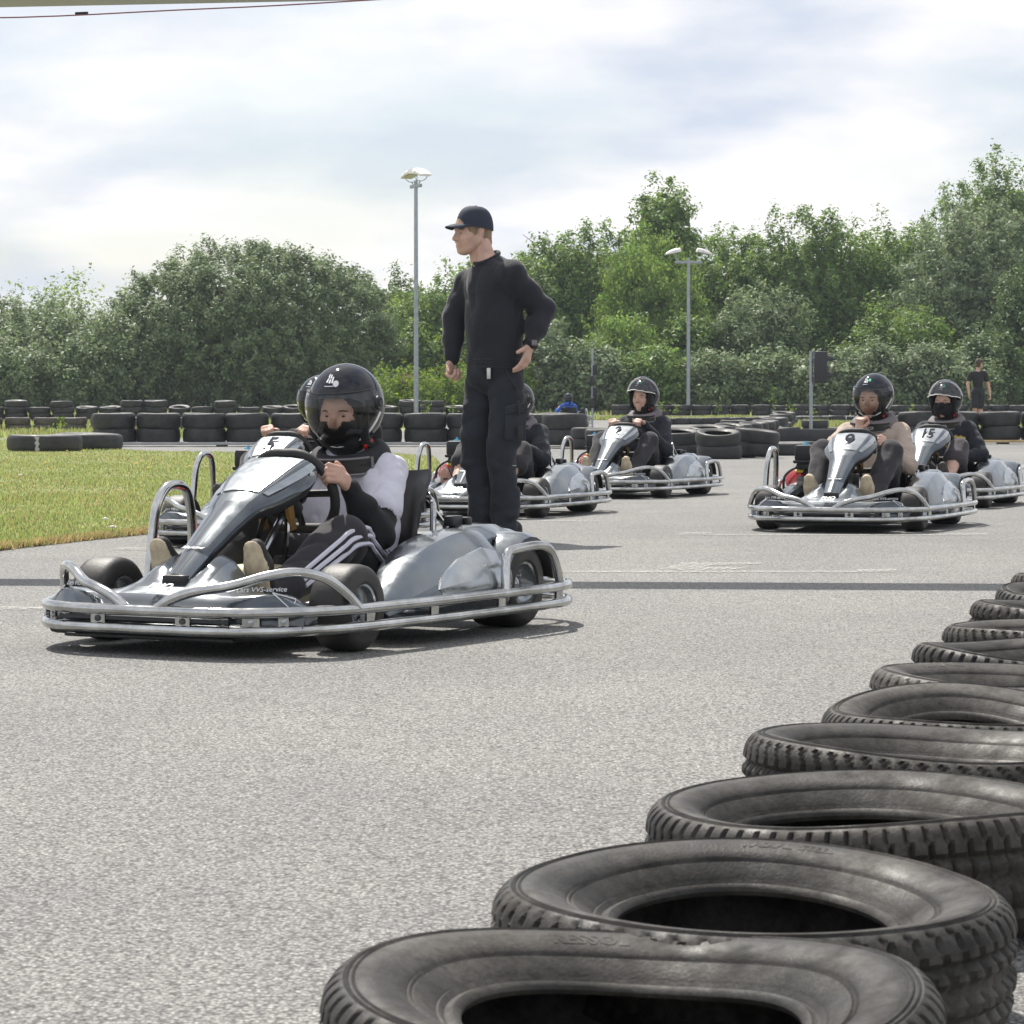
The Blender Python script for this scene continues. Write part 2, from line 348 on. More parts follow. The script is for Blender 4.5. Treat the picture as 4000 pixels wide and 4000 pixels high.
def tyre_rubber():
    m = mat('tyre_near', (.05,.047,.043), .6, spec=.28); nt = m.node_tree; N = nt.nodes; L = nt.links; b = N['Principled BSDF']; tc = N.new('ShaderNodeTexCoord')
    def no(sc, det, ro, st=None):
        n = N.new('ShaderNodeTexNoise'); n.inputs['Scale'].default_value = sc; n.inputs['Detail'].default_value = det; n.inputs['Roughness'].default_value = ro
        mp = N.new('ShaderNodeMapping'); mp.inputs['Scale'].default_value = st or (1,1,1); ob = N.new('ShaderNodeObjectInfo'); ad = N.new('ShaderNodeVectorMath'); ad.operation = 'ADD'
        L.new(tc.outputs['Object'], ad.inputs[0]); L.new(ob.outputs['Location'], ad.inputs[1]); L.new(ad.outputs[0], mp.inputs[0]); L.new(mp.outputs[0], n.inputs['Vector']); return n.outputs['Fac']
    def ramp(s, *st):
        r = N.new('ShaderNodeValToRGB'); e = r.color_ramp.elements; e[0].position, e[0].color = st[0][0], (*st[0][1], 1); e[1].position, e[1].color = st[-1][0], (*st[-1][1], 1)
        for p, c in st[1:-1]: q = e.new(p); q.color = (*c, 1)
        L.new(s, r.inputs[0]); return r.outputs[0]
    base = ramp(no(7, 9, .68), (.30, (.007,.007,.0068)), (.50, (.023,.0215,.0195)), (.70, (.056,.053,.049)))
    dust = ramp(no(2.6, 6, .6), (.46, (0,0,0)), (.72, (.65,.65,.65))); spots = ramp(no(75, 5, .75), (.40, (1.25,1.22,1.18)), (.68, (.40,.39,.37)))
    mx = N.new('ShaderNodeMix'); mx.data_type = 'RGBA'; L.new(dust, mx.inputs[0]); L.new(base, mx.inputs[6]); mx.inputs[7].default_value = (.118,.110,.099,1)
    m2 = N.new('ShaderNodeMix'); m2.data_type = 'RGBA'; m2.blend_type = 'MULTIPLY'; m2.inputs[0].default_value = .8; L.new(mx.outputs[2], m2.inputs[6]); L.new(spots, m2.inputs[7]); L.new(m2.outputs[2], b.inputs['Base Color'])
    rr = ramp(no(16, 6, .6), (.35, (.46,.46,.46)), (.7, (.85,.85,.85))); L.new(rr, b.inputs['Roughness'])
    bp = N.new('ShaderNodeBump'); bp.inputs['Strength'].default_value = .4; bp.inputs['Distance'].default_value = .002; L.new(no(190, 4, .6), bp.inputs['Height']); L.new(bp.outputs[0], b.inputs['Normal'])
make_materials(); asphalt(); paint_line(); tyre_rubber()
glassy('visor_clear', (.88,.89,.88), .02, .02); glassy('visor_smoke', (.35,.36,.33), .02, .03)
mat('lawn_soil', (.22,.255,.105), .95, col2=(.29,.28,.15), vscale=1.1, bump=.5, bscale=70, detail=8)
leafmat('leaf_willow', (.185,.24,.125), .38, .38, .45)
leafmat('leaf_mid', (.165,.25,.075), .42, .36, .45)
leafmat('leaf_light', (.21,.29,.08), .45, .4, .4)
leafmat('leaf_birch', (.185,.275,.085), .5, .35, .4)
leafmat('leaf_grey', (.205,.26,.145), .35, .35, .5)
leafmat('leaf_dark', (.115,.17,.07), .35, .4, .4)
leafmat('grass_blade', (.26,.315,.125), .4, .5, .6)
leafmat('grass_dry', (.48,.38,.20), .3, .7, .4)
leafmat('weed_leaf', (.17,.25,.05), .5, .45, .4)
mat('flower_yellow', (.8,.6,.03), .6); mat('flower_pink', (.50,.16,.30), .7); mat('flower_white', (.7,.7,.68), .6)
# ================================================================== ground
rng = np.random.default_rng(7); random.seed(7)
def sheet(name, ys, x0, x1, dz, m, label=None, kind='structure'):
    """strip of ground following the terrain; x0/x1 may be functions of y"""
    fx0 = x0 if callable(x0) else (lambda y: x0); fx1 = x1 if callable(x1) else (lambda y: x1)
    v = []; f = []
    for y in ys:
        for t in (0, .25, .5, .75, 1): v.append((fx0(y)*(1-t)+fx1(y)*t, y, gz(y)+dz))
    for i in range(len(ys)-1):
        for k in range(4): f.append((i*5+k, i*5+k+1, (i+1)*5+k+1, (i+1)*5+k))
    o = mesh_obj(name, v, f, m); tag(o, label, None, None, kind); return o
def frange(a, b, n): return [a+(b-a)*i/n for i in range(n+1)]
sheet('asphalt_track', [-20, 0, 20, 40, 60]+frange(62, 130, 34)+[160, 300, 420], -260, 260, 0, M_('asphalt'), 'grey asphalt kart track reaching the far trees')
def poly_sheet(name, pts, dz, m, label, kind='structure'):
    o = mesh_obj(name, [(x, y, gz(y)+dz) for x, y in pts], [tuple(range(len(pts)))], m, smooth=False); return tag(o, label, None, None, kind)
def gp(px, py):
    d = gdist(py); return (place(px, d), d)
LAWN = [(-60, 6), (-6, 10.5), gp(0, 2150), gp(320, 2113), gp(642, 2080), gp(1000, 2030), gp(1350, 1965), gp(1600, 1905), gp(1690, 1860), gp(1720, 1815), gp(1700, 1785), gp(1500, 1770), gp(900, 1768), gp(640, 1766), gp(470, 1757), (place(400, 52), 52), (place(360, 61.5), 61.5), (-60, 61.5)]
poly_sheet('lawn', LAWN, .004, M_('lawn_soil'), 'sunlit mown lawn inside the kart track bend')
sheet('grass_verge', frange(96, 140, 22), -120, 120, .005, M_('lawn_soil'), 'grass verge along the foot of the trees')
sheet('grass_island', frange(73.5, 80.5, 6), lambda y: 6.6+(y-73.5)*.05, 60, .005, M_('lawn_soil'), 'grass island between the far lanes of the track')
sheet('grass_patch', frange(83.5, 88, 5), lambda y: 2.2, lambda y: 7.6, .005, M_('lawn_soil'), 'small grass patch beside the far lane')
sheet('left_verge', frange(62, 96, 17), -120, lambda y: -3.2+(y-62)*.05, .006, M_('lawn_soil'), 'grass behind the stacked tyres at the far bend')
def inside(P, x, y):
    n = len(P); r = np.zeros(len(x), bool); j = n-1
    for i in range(n):
        xi, yi = P[i]; xj, yj = P[j]
        c = ((yi > y) != (yj > y)) & (x < (xj-xi)*(y-yi)/(yj-yi+1e-12)+xi); r ^= c; j = i
    return r
def tri_mesh(name, V, mats, kind=None, mi=None, per=3, parent=None):
    """V: (n,per,3) loose polygons built fast"""
    n = len(V); me = bpy.data.meshes.new(name)
    me.vertices.add(n*per); me.vertices.foreach_set('co', np.ascontiguousarray(V, dtype=np.float32).ravel())
    me.loops.add(n*per); me.loops.foreach_set('vertex_index', np.arange(n*per, dtype=np.int32))
    me.polygons.add(n); me.polygons.foreach_set('loop_start', np.arange(0, n*per, per, dtype=np.int32)); me.polygons.foreach_set('loop_total', np.full(n, per, dtype=np.int32))
    for m in (mats if isinstance(mats, (list, tuple)) else [mats]): me.materials.append(m)
    if mi is not None: me.polygons.foreach_set('material_index', np.asarray(mi, dtype=np.int32))
    me.update(); me.validate()
    o = bpy.data.objects.new(name, me); COL.objects.link(o); o.parent = parent
    if kind: o['kind'] = kind
    return o
def blades(x, y, z, h, w, lean=.5):
    n = len(x); a = rng.uniform(0, 6.283, n); b = rng.uniform(0, 6.283, n); le = rng.uniform(0, lean, n)*h
    B = np.stack([x, y, z], 1); dx = np.stack([np.cos(a)*w, np.sin(a)*w, np.zeros(n)], 1)
    T = B+np.stack([np.cos(b)*le, np.sin(b)*le, h], 1)
    return np.stack([B-dx, B+dx, T], 1)
def grass(name, P, xr, yr, n, h, w, label, dry=0.05, pw=2.0):
    u = rng.uniform(0, 1, n); y = yr[0]*(yr[1]/yr[0])**u                 # denser nearby
    x = rng.uniform(0, 1, n); x = xr[0](y)+x*(xr[1](y)-xr[0](y))
    k = inside(P, x, y) if P else np.ones(n, bool); x, y = x[k], y[k]
    z = np.array([gz(t) for t in y])+.004
    hh = h*rng.uniform(.5, 1.25, len(x))*(1+.35*np.sin(x*2.1)*np.cos(y*1.3))
    V = blades(x, y, z, hh, w*rng.uniform(.7, 1.3, len(x))*(.6+y/60))
    mi = (rng.uniform(0, 1, len(x)) < dry+.10*(np.sin(x*1.7+y*.6) > .55)).astype(int)
    o = tri_mesh(name, V, [M_('grass_blade'), M_('grass_dry')], 'stuff', mi); return tag(o, label)
grass('lawn_grass', LAWN, (lambda y: -.20*y-.6, lambda y: -.02*y+.0), (11, 60), 240000, .024, .0048, 'short mown grass with dry tips on the lawn', .10)
grass('verge_grass', None, (lambda y: -.20*y, lambda y: .20*y), (97, 112), 40000, .16, .016, 'taller grass at the foot of the trees', .03)
grass('island_grass', None, (lambda y: 6.9+0*y, lambda y: .20*y), (73.7, 80.3), 22000, .10, .012, 'grass growing on the island between far lanes', .12)
grass('patch_grass', None, (lambda y: 2.3+0*y, lambda y: 7.5+0*y), (83.6, 87.9), 9000, .08, .012, 'grass growing on the small far patch', .12)
grass('left_verge_grass', None, (lambda y: -.2*y, lambda y: -3.4+(y-62)*.05), (63, 95), 30000, .13, .013, 'grass growing behind the stacked tyres', .06)
# dry fringe where the lawn meets the asphalt
e = [gp(-200, 2175), gp(0, 2150), gp(320, 2113), gp(642, 2080), gp(1000, 2030), gp(1350, 1965)]
fx = []; fy = []
for (x0, y0), (x1, y1) in zip(e[:-1], e[1:]):
    t = rng.uniform(0, 1, 1600); fx.append(x0+(x1-x0)*t+rng.normal(0, .015, 1600)); fy.append(y0+(y1-y0)*t+rng.normal(.05, .055, 1600))
fx = np.concatenate(fx); fy = np.concatenate(fy)
tag(tri_mesh('edge_grass', blades(fx, fy, np.full(len(fx), .004), rng.uniform(.02, .05, len(fx)), np.full(len(fx), .004), 1.2), [M_('grass_dry'), M_('grass_blade')], 'stuff', (rng.uniform(0,1,len(fx)) < .3).astype(int)), 'dry straw coloured fringe along the lawn edge')
# daisies and dandelions in the lawn
for px, py, m, n_ in ((410,2055,'flower_white','clover'),(437,2086,'flower_white','clover'),(533,1822,'flower_yellow','dandelion'),(742,1828,'flower_yellow','dandelion'),(580,1840,'flower_yellow','dandelion'),(178,1815,'flower_yellow','dandelion'),(188,1840,'flower_yellow','dandelion'),(80,1870,'flower_white','clover'),(262,1762,'flower_yellow','dandelion'),(330,1764,'flower_yellow','dandelion')):
    x, y = gp(px, py+12); r_ = empty('clover_flower' if m == 'flower_white' else 'dandelion_flower', (x, y, 0)); s_ = random.uniform(.8, 1.2)
    tag(r_, 'small white clover head standing in the lawn' if m == 'flower_white' else 'small yellow dandelion flower standing in the lawn', 'flower', 'white clovers in the lawn' if m == 'flower_white' else 'yellow dandelions in the lawn')
    b_ = MB(); b_.tube([(0,0,0),(.004,0,.03),(0,.003,.06*s_)], .002, 5); b_.build('stalk', M_('stem'), r_)
    b_ = MB()
    for k in range(9):
        a = k*.698; b_.add([(0,0,.06*s_),(.018*math.cos(a-.3),.018*math.sin(a-.3),.066*s_),(.022*math.cos(a),.022*math.sin(a),.070*s_),(.018*math.cos(a+.3),.018*math.sin(a+.3),.066*s_)], [(0,1,2,3)])
    b_.add(*lathe([(0,.076*s_),(.012,.073*s_),(.015,.064*s_),(0,.058*s_)], 8)); b_.build('flower_head', M_(m), r_)
# painted grid markings (worn)
def marking(name, pts, label): return tag(poly_sheet(name, pts, .004, M_('road_paint'), label), None)
def quad(px0, px1, py0, py1, sk=0): return [gp(px0, py1), gp(px1, py1), gp(px1+sk, py0), gp(px0+sk, py0)]
PAINTS = [quad(2200, 3360, 2233, 2239), quad(3350, 3500, 2226, 2238, 8), quad(2650, 2780, 2082, 2091, 6), quad(2700, 3700, 2089, 2093),
    quad(3690, 3850, 2084, 2092, 14), quad(-100, 200, 2374, 2386), quad(440, 760, 2140, 2150, 20), quad(2100, 2330, 2034, 2038), quad(2640, 2830, 1891, 1895, 10)]
for p in PAINTS: marking('painted_line', p, 'worn white painted starting grid line on the asphalt')
marking('painted_arrow', [gp(2580,2225),gp(2660,2205),gp(2650,2200),gp(2990,2201),gp(2960,2207),gp(2800,2211),gp(2740,2218),gp(2910,2220),gp(2880,2228),gp(2700,2232)], 'worn white painted grid number on the asphalt')
# ================================================================== tyres
def near_tyre_data(Rr, h, seed, blocks=58, squash=.06, pattern=0):
    rs = random.Random(seed); ph = rs.uniform(0, 6.28); ph2 = rs.uniform(0, 6.28); sag = rs.uniform(.003, .010)
    side = [(.555,.64),(.548,.675),(.556,.705),(.575,.725),(.588,.705),(.604,.705),(.622,.742),(.630,.735),(.638,.755),(.675,.815),(.700,.850),(.708,.838),(.716,.860),(.723,.852),(.732,.880),(.775,.920),(.82,.950),(.868,.968),(.878,.958),(.888,.958),(.894,.972),(.90,.955),(.908,.955),(.914,.968),(.920,.950),(.928,.958)]
    tread = [(.945,.945),(.962,.920),(.978,.885),(.990,.845),(.996,.80),(1.0,.745),(1.002,.70),(1.003,.645),(1.003,.59),(1.003,.53),(1.003,.47),(1.003,.41),(1.002,.35),(.999,.29),(.994,.22),(.984,.155),(.968,.10)]
    low = [(.93,.045),(.86,.0),(.74,.06),(.60,.18),(.555,.26)]
    inn = [(.60,.26),(.78,.13),(.90,.17),(.945,.33),(.95,.5),(.945,.67),(.90,.83),(.77,.84),(.62,.68)]
    prof = [(p, 0) for p in side]+[(p, 1) for p in tread]+[(p, 0) for p in low]+[(p, 0) for p in inn]
    m = len(prof); seg = blocks*5; v = []; f = []
    for i in range(seg):
        a = 2*math.pi*i/seg; c, s_ = math.cos(a), math.sin(a)
        dz = sag*math.cos(2*a+ph2)+.5*sag*math.cos(3*a+ph)
        for k, ((r, z), t) in enumerate(prof):
            rr = r*Rr*(1+squash*.35*math.cos(2*a+ph))
            if r < .8: rr *= 1+squash*(.8-r)/.25*math.cos(2*a+ph)*.9
            if t:
                z_ = z; sl = (.55*(z_-.5) if pattern == 0 else (.9*abs(z_-.5) if pattern == 1 else .25*math.sin(z_*14)))
                u = (a/(2*math.pi)*blocks+sl*2.2) % 1.0
                g = 1.0 if u < .19 else 0.0
                if pattern == 2 and .55 < u < .62: g = .5
                if z_ < .9 and z_ > .14 and any(abs(z_-q) < .032 for q in (.30,.50,.70)): g = 1.0
                if z > .93 or z < .09: g *= .4
                rr -= .0095*g
            v.append((rr*c, rr*s_, z*h+dz*(z if z > .3 else 0)))
    for i in range(seg):
        j = (i+1) % seg
        for k in range(m):
            k2 = (k+1) % m; f.append((i*m+k, i*m+k2, j*m+k2, j*m+k))
    return v, f
def far_tyre_mesh(name, Rr, h, m, seg=36, ribs=True):
    prof = [(.60,.80),(.60,.86),(.64,.90),(.74,.965),(.85,1.0),(.925,.975),(.965,.915),(.99,.80),(1.0,.68),(1.0,.5),(1.0,.32),(.99,.2),(.965,.085),(.925,.025),(.85,0),(.74,.05),(.60,.18),(.70,.12),(.92,.25),(.93,.75),(.70,.88)]
    v = []; f = []; n = len(prof); rs = random.Random(hash(name) % 1000); ph = rs.uniform(0, 6)
    for i in range(seg):
        a = 2*math.pi*i/seg; c, s_ = math.cos(a), math.sin(a); w = 1+.012*math.cos(2*a+ph)
        for k, (r, z) in enumerate(prof):
            rr = r*Rr*w
            if ribs and 6 <= k <= 12 and i % 2: rr -= .006
            v.append((rr*c, rr*s_, z*h+.006*math.cos(2*a+ph)*z))
    for i in range(seg):
        j = (i+1) % seg
        for k in range(n):
            k2 = (k+1) % n; f.append((i*n+k, i*n+k2, j*n+k2, j*n+k))
    return mesh_data(name, v, f, m)
def sidewall_text(parent, s, Rr, h, r_frac, ang0, size, m, seed=0, squash=0):
    rs = random.Random(seed); ph = rs.uniform(0, 6.28); ph2 = rs.uniform(0, 6.28); sag = rs.uniform(.003, .010)
    """raised lettering bent round the sidewall"""
    cu = bpy.data.curves.new('txt', 'FONT'); cu.body = s; cu.size = size; cu.extrude = .0010; cu.align_x = 'CENTER'; cu.align_y = 'CENTER'; cu.offset = .001; cu.resolution_u = 2
    t = bpy.data.objects.new('txt', cu); COL.objects.link(t); dg = bpy.context.evaluated_depsgraph_get(); me = bpy.data.meshes.new_from_object(t.evaluated_get(dg)); bpy.data.objects.remove(t)
    for vt in me.vertices:
        x, y, z = vt.co; rr = Rr*r_frac+y; a = ang0-x/(Rr*r_frac); fr = rr/Rr
        zz = np.interp(fr, [.675,.732,.775,.82,.868,.915], [.815,.880,.920,.950,.968,.965])*h
        zz += (sag*math.cos(2*a+ph2)+.5*sag*math.cos(3*a+ph))*zz/h; rr *= 1+squash*.35*math.cos(2*a+ph)
        vt.co = (rr*math.cos(a), rr*math.sin(a), zz+z*.8-.0003)
    me.materials.clear(); me.materials.append(m); o = bpy.data.objects.new('raised_lettering', me); COL.objects.link(o); o.parent = parent; return o
TYRES = [ # bearing of the centre, distance, radius, height, pattern, seed
 (.118, 2.80, .312, .154, 0, 1), (.284, 3.33, .316, .160, 1, 2), (.512, 3.99, .308, .172, 0, 3), (.700, 4.66, .312, .176, 2, 4), (.872, 5.22, .300, .170, 0, 5), (1.050, 5.80, .305, .178, 1, 6),
 (1.225, 6.48, .300, .172, 0, 7), (1.400, 7.14, .300, .172, 2, 8), (1.580, 7.80, .300, .175, 1, 9), (1.755, 8.48, .30, .175, 0, 10), (1.93, 9.15, .30, .18, 2, 11), (2.10, 9.8, .30, .18, 1, 12)]
NEAR_LAB = ['worn car tyre with slanted tread, first of the row beside the empty asphalt', 'worn car tyre with zigzag tread blocks and dusty sidewall, second in the row', 'worn car tyre with an oval squashed opening, third in the row along the asphalt',
 'car tyre with broad dusty grey tread, fourth in the row along the asphalt', 'low thin car tyre squeezed between neighbours, fifth in the row', 'car tyre with raised EXACT lettering on its sidewall', 'car tyre just beyond the one lettered EXACT in the row', 'eighth worn car tyre of the row curving along the asphalt',
 'ninth worn car tyre of the row curving along the asphalt', 'tenth worn car tyre of the row curving along the asphalt', 'eleventh worn car tyre of the row curving along the asphalt', 'twelfth worn car tyre of the row curving along the asphalt']
for i, (x, y, Rr, h, pat, seed) in enumerate(TYRES):
    SQ = (.03,.05,.11,.08,.10,.08)[i % 6]; ts = dict(seed=seed, squash=SQ)
    v, f = near_tyre_data(Rr, h, seed, (66, 58, 70, 60, 74, 58)[i] if i < 6 else 56, SQ, pat)
    o = mesh_obj('tyre', v, f, M_('tyre_near')); o.location = (x, y, .006); o.rotation_euler = (R(random.uniform(-1.6, 1.6)), R(random.uniform(-1.6, 1.6)), random.uniform(0, 6.28))
    tag(o, NEAR_LAB[i], 'tyre', 'row of loose tyres beside the asphalt')
    rz = o.rotation_euler.z
    if i == 0: sidewall_text(o, 'RESSOL', Rr, h, .80, R(98)-rz, .026, M_('tyre_near'), **ts)
    if i == 2: sidewall_text(o, 'Polymix', Rr, h, .79, R(82)-rz, .028, M_('tyre_near'), **ts); sidewall_text(o, '91H  RADIAL  TUBELESS', Rr, h, .735, R(60)-rz, .012, M_('tyre_near'), **ts)
    if i == 5: sidewall_text(o, 'EXACT', Rr, h, .835, R(118)-rz, .040, M_('tyre_near'), **ts)
    if i == 3: sidewall_text(o, 'RADIAL', Rr, h, .74, R(60)-rz, .014, M_('tyre_near'), **ts)
    if i == 1: sidewall_text(o, 'RADIAL  STEEL', Rr, h, .82, R(75)-rz, .018, M_('tyre_near'), **ts)
FT = [far_tyre_mesh('tyre_wide', .395, .275, M_('tyre_far')), far_tyre_mesh('tyre_car', .33, .185, M_('tyre_far')), far_tyre_mesh('tyre_car_brown', .325, .18, M_('tyre_brown')), far_tyre_mesh('tyre_truck', .60, .27, M_('tyre_far')), far_tyre_mesh('tyre_plain', .32, .18, M_('tyre_far'), 30, False)]
def put_tyre(k, x, y, z, lab, grp, tilt=0.0, sc=1.0, roll=0.0):
    o = inst('tyre', FT[k], None, (x, y, gz(y)+z), (0, 0, 0), (sc, sc, 1)); o.rotation_mode = 'ZYX'; o.rotation_euler = (R(random.uniform(-1, 1)+tilt), R(random.uniform(-1, 1)+roll), random.uniform(0, 6.28)); return tag(o, lab, 'tyre', grp)
def stack(k, x, y, n, lab, grp, z0=0.0, tilt=0.0, sc=1.0, roll=0.0):
    hh = (.275, .185, .18, .27, .18)[k]; z = z0
    for q in range(n):
        put_tyre(k, x+random.uniform(-.02, .02), y+random.uniform(-.02, .02), z-.004*q, lab[q] if isinstance(lab, (list, tuple)) else lab, grp, tilt if q == n-1 else tilt*.15, sc, roll if q == n-1 else roll*.4); z += hh-.003+(abs(math.sin(R(tilt+roll)))*.10 if q == n-2 else 0)
# row A: wide tyres, two high, on a plank behind the lawn
LA = ['wide black tyre at the bottom of the two-high barrier behind the lawn', 'wide black tyre on top of the two-high barrier behind the lawn']
xa = place(445, 50.5)
for k in range(11): stack(0, xa+k*.797, 50.6+.02*k, 2, LA, 'two-high wide tyre barrier behind the lawn', .055)
b_ = MB(); b_.box((xa+4.0, 50.5, .055), (9.0, .62, .05), bev=.01); pl = b_.build('support_plank', M_('concrete')); tag(pl, 'pale grey plank carrying the wide tyre barrier behind the lawn', 'plank')
for k in range(5):
    b_ = MB(); b_.box((xa-.1+k*2.05, 50.4, .015), (.16, .5, .034), bev=.006); b_.build('foot', M_('black_plastic'), pl)
# two truck tyres lying on the lawn
tt = put_tyre(3, place(167, 44.8), 45.0, 0, 'large truck tyre with a white scuff lying on the lawn', 'truck tyres lying on the lawn'); tt.rotation_euler = (0, 0, 0)
sv = []
for k in range(9):
    z = .02+.028*k; w_ = .05+.025*math.sin(k*1.9); c_ = -1.60+.012*math.sin(k*2.3)
    for a in (c_-w_, c_, c_+w_*.8): sv.append((.6045*math.cos(a), .6045*math.sin(a), z))
mesh_obj('white_scuff', sv, [(k*3+j, k*3+j+1, k*3+j+4, k*3+j+3) for k in range(8) for j in (0, 1)], M_('concrete'), tt)
put_tyre(3, place(330, 46.6), 46.9, 0, 'large truck tyre lying behind the scuffed one on the lawn', 'truck tyres lying on the lawn')
# row B and C at the far left bend
LB = ['brown dusty car tyre in the bottom layer of the far left bend', 'brown dusty car tyre in the upper layer of the far left bend']
for k in range(9): stack(2, place(-50, 70)+k*.70, 70.3+.05*k, 2, LB, 'two-high dusty tyres of the far left bend', 0)
for k in range(24):
    x = place(-40, 79)+k*.615*1.06; y = 79.5+.06*k+random.uniform(-.2, .2)
    stack(random.choice((1, 4)), x, y, 3 if random.random() < .30 else 2, 'dark car tyre in the last barrier before the left trees', 'last tyre barrier before the left trees', .10 if k > 2 else .1, random.choice((0,0,3,7,10)))
# tyres round the centre of the track
LC = ['dark tyre at the bottom of a stack beside the start light post', 'dark tyre on top of a stack beside the start light post']
for px, d in ((2130, 49), (2205, 48.4), (2030, 50)): stack(0, place(px, d), d, 2, LC, 'dark stacks beside the start light post', .05)
for px, d, n, k in ((2305, 47, 2, 1), (2370, 45, 2, 1), (2440, 43.5, 2, 1), (2520, 42, 2, 1)): stack(k, place(px, d), d, n, 'dark car tyre stacked behind the kart numbered 2', 'stacks behind the kart numbered 2')
stack(1, place(2655, 40.3), 40.3, 2, ['bottom tyre of the open stack nearest the kart numbered 2', 'top tyre of the open stack nearest the kart numbered 2'], 'open tyre stacks at the track corner', 0, 9, .96)
stack(1, place(2805, 38.8), 38.8, 2, ['bottom tyre of the open stack beside the leaning one', 'top tyre with open hole beside the leaning stack'], 'open tyre stacks at the track corner', 0, 11, .94)
stack(1, place(2955, 39.5), 39.5, 2, ['bottom tyre of the leaning stack at the track corner', 'leaning top tyre of the stack at the track corner'], 'open tyre stacks at the track corner', .02, 2, 1.0, 7)
stack(1, place(2870, 39.9), 39.9, 1, 'tyre pushed against the leaning stack at the corner', 'open tyre stacks at the track corner')
for px, d in ((3065, 41.5), (3110, 42.3)): stack(1, place(px, d), d, 1, 'single tyre lying beside the long rubber belt barrier', 'single tyres beside the rubber belt')
# receding barrier from the corner to the far lane
n = 22
for k in range(n):
    t = k/(n-1); d = 42+t*36; px = 2640+t*420+80*math.sin(t*3.0)
    stack(random.choice((1,4,4)), place(px, d), d, 2 if (k % 3) else 1, 'dark tyre in the barrier running back to the far lane', 'barrier running back to the far lane', 0, random.choice((0,4,8)))
for k in range(12):
    d = 78+k*.2; stack(4, place(2590, 78)+k*.66*.62, d, 1, 'small far tyre edging the little grass patch', 'tyres edging the little grass patch')
for k in range(12): stack(4, place(2210, 66)+k*.66, 66+.1*k, 1 if k % 3 else 2, 'dark tyre of the barrier behind the blue kart', 'barrier behind the blue kart')
# far right barrier: two-high in front of the hedge
for k in range(30):
    stack(random.choice((1,4)), place(2430, 94)+k*.667, 94.6+random.uniform(-.15, .15), 2, ['dark tyre in the bottom layer of the barrier before the hedge', 'dark tyre in the top layer of the barrier before the hedge'], 'barrier along the hedge at the far lane', 0, 0, random.uniform(.96, 1.05))
for k in range(16): stack(4, place(3080, 81)+k*.68, 81.3, 1, 'low single tyre along the grass island', 'single tyres along the grass island')
# wide tyres on a yellow plank at the right
xr = place(3745, 54)
for k in range(5): stack(0, xr+(k-2)*.800, 54.0, 2, ['wide tyre at the bottom of the barrier on the yellow plank', 'wide tyre on top of the barrier on the yellow plank'], 'wide tyre barrier on the yellow plank', .075, 0, 1.0)
b_ = MB(); b_.box((xr+.6, 53.75, .055), (5.4, .30, .05), bev=.015); pl = b_.build('barrier_plank', M_('plank_yellow')); tag(pl, 'yellow wooden plank carrying the wide tyres at the right', 'plank')
for k in range(3):
    b_ = MB(); b_.box((xr-1.4+k*2.2, 53.75, .015), (.2, .28, .034), bev=.006); b_.build('foot', M_('black_plastic'), pl)
# long black belt barrier behind kart nine
r_ = empty('belt_barrier', (0, 0, 0)); tag(r_, 'long low black rubber belt barrier behind the kart numbered 9', 'barrier')
b_ = MB(); x0, x1 = place(3035, 58), place(3560, 58)
pts = [(x0+(x1-x0)*t/12, 57.6+.25*math.sin(t*.8), 0) for t in range(13)]
rings = []
for p in pts: rings.append([(p[0], p[1]+dy, z) for dy, z in ((-.02,.0),(-.035,.10),(-.02,.235),(.0,.255),(.02,.235),(.035,.1),(.02,0))])
b_.add(*loft(rings)); b_.build('belt', M_('belt_black'), r_)
for t in range(0, 13, 3):
    b_ = MB(); b_.box((pts[t][0], pts[t][1]+.07, .12), (.07, .07, .25), bev=.008); b_.build('post', M_('bark'), r_)
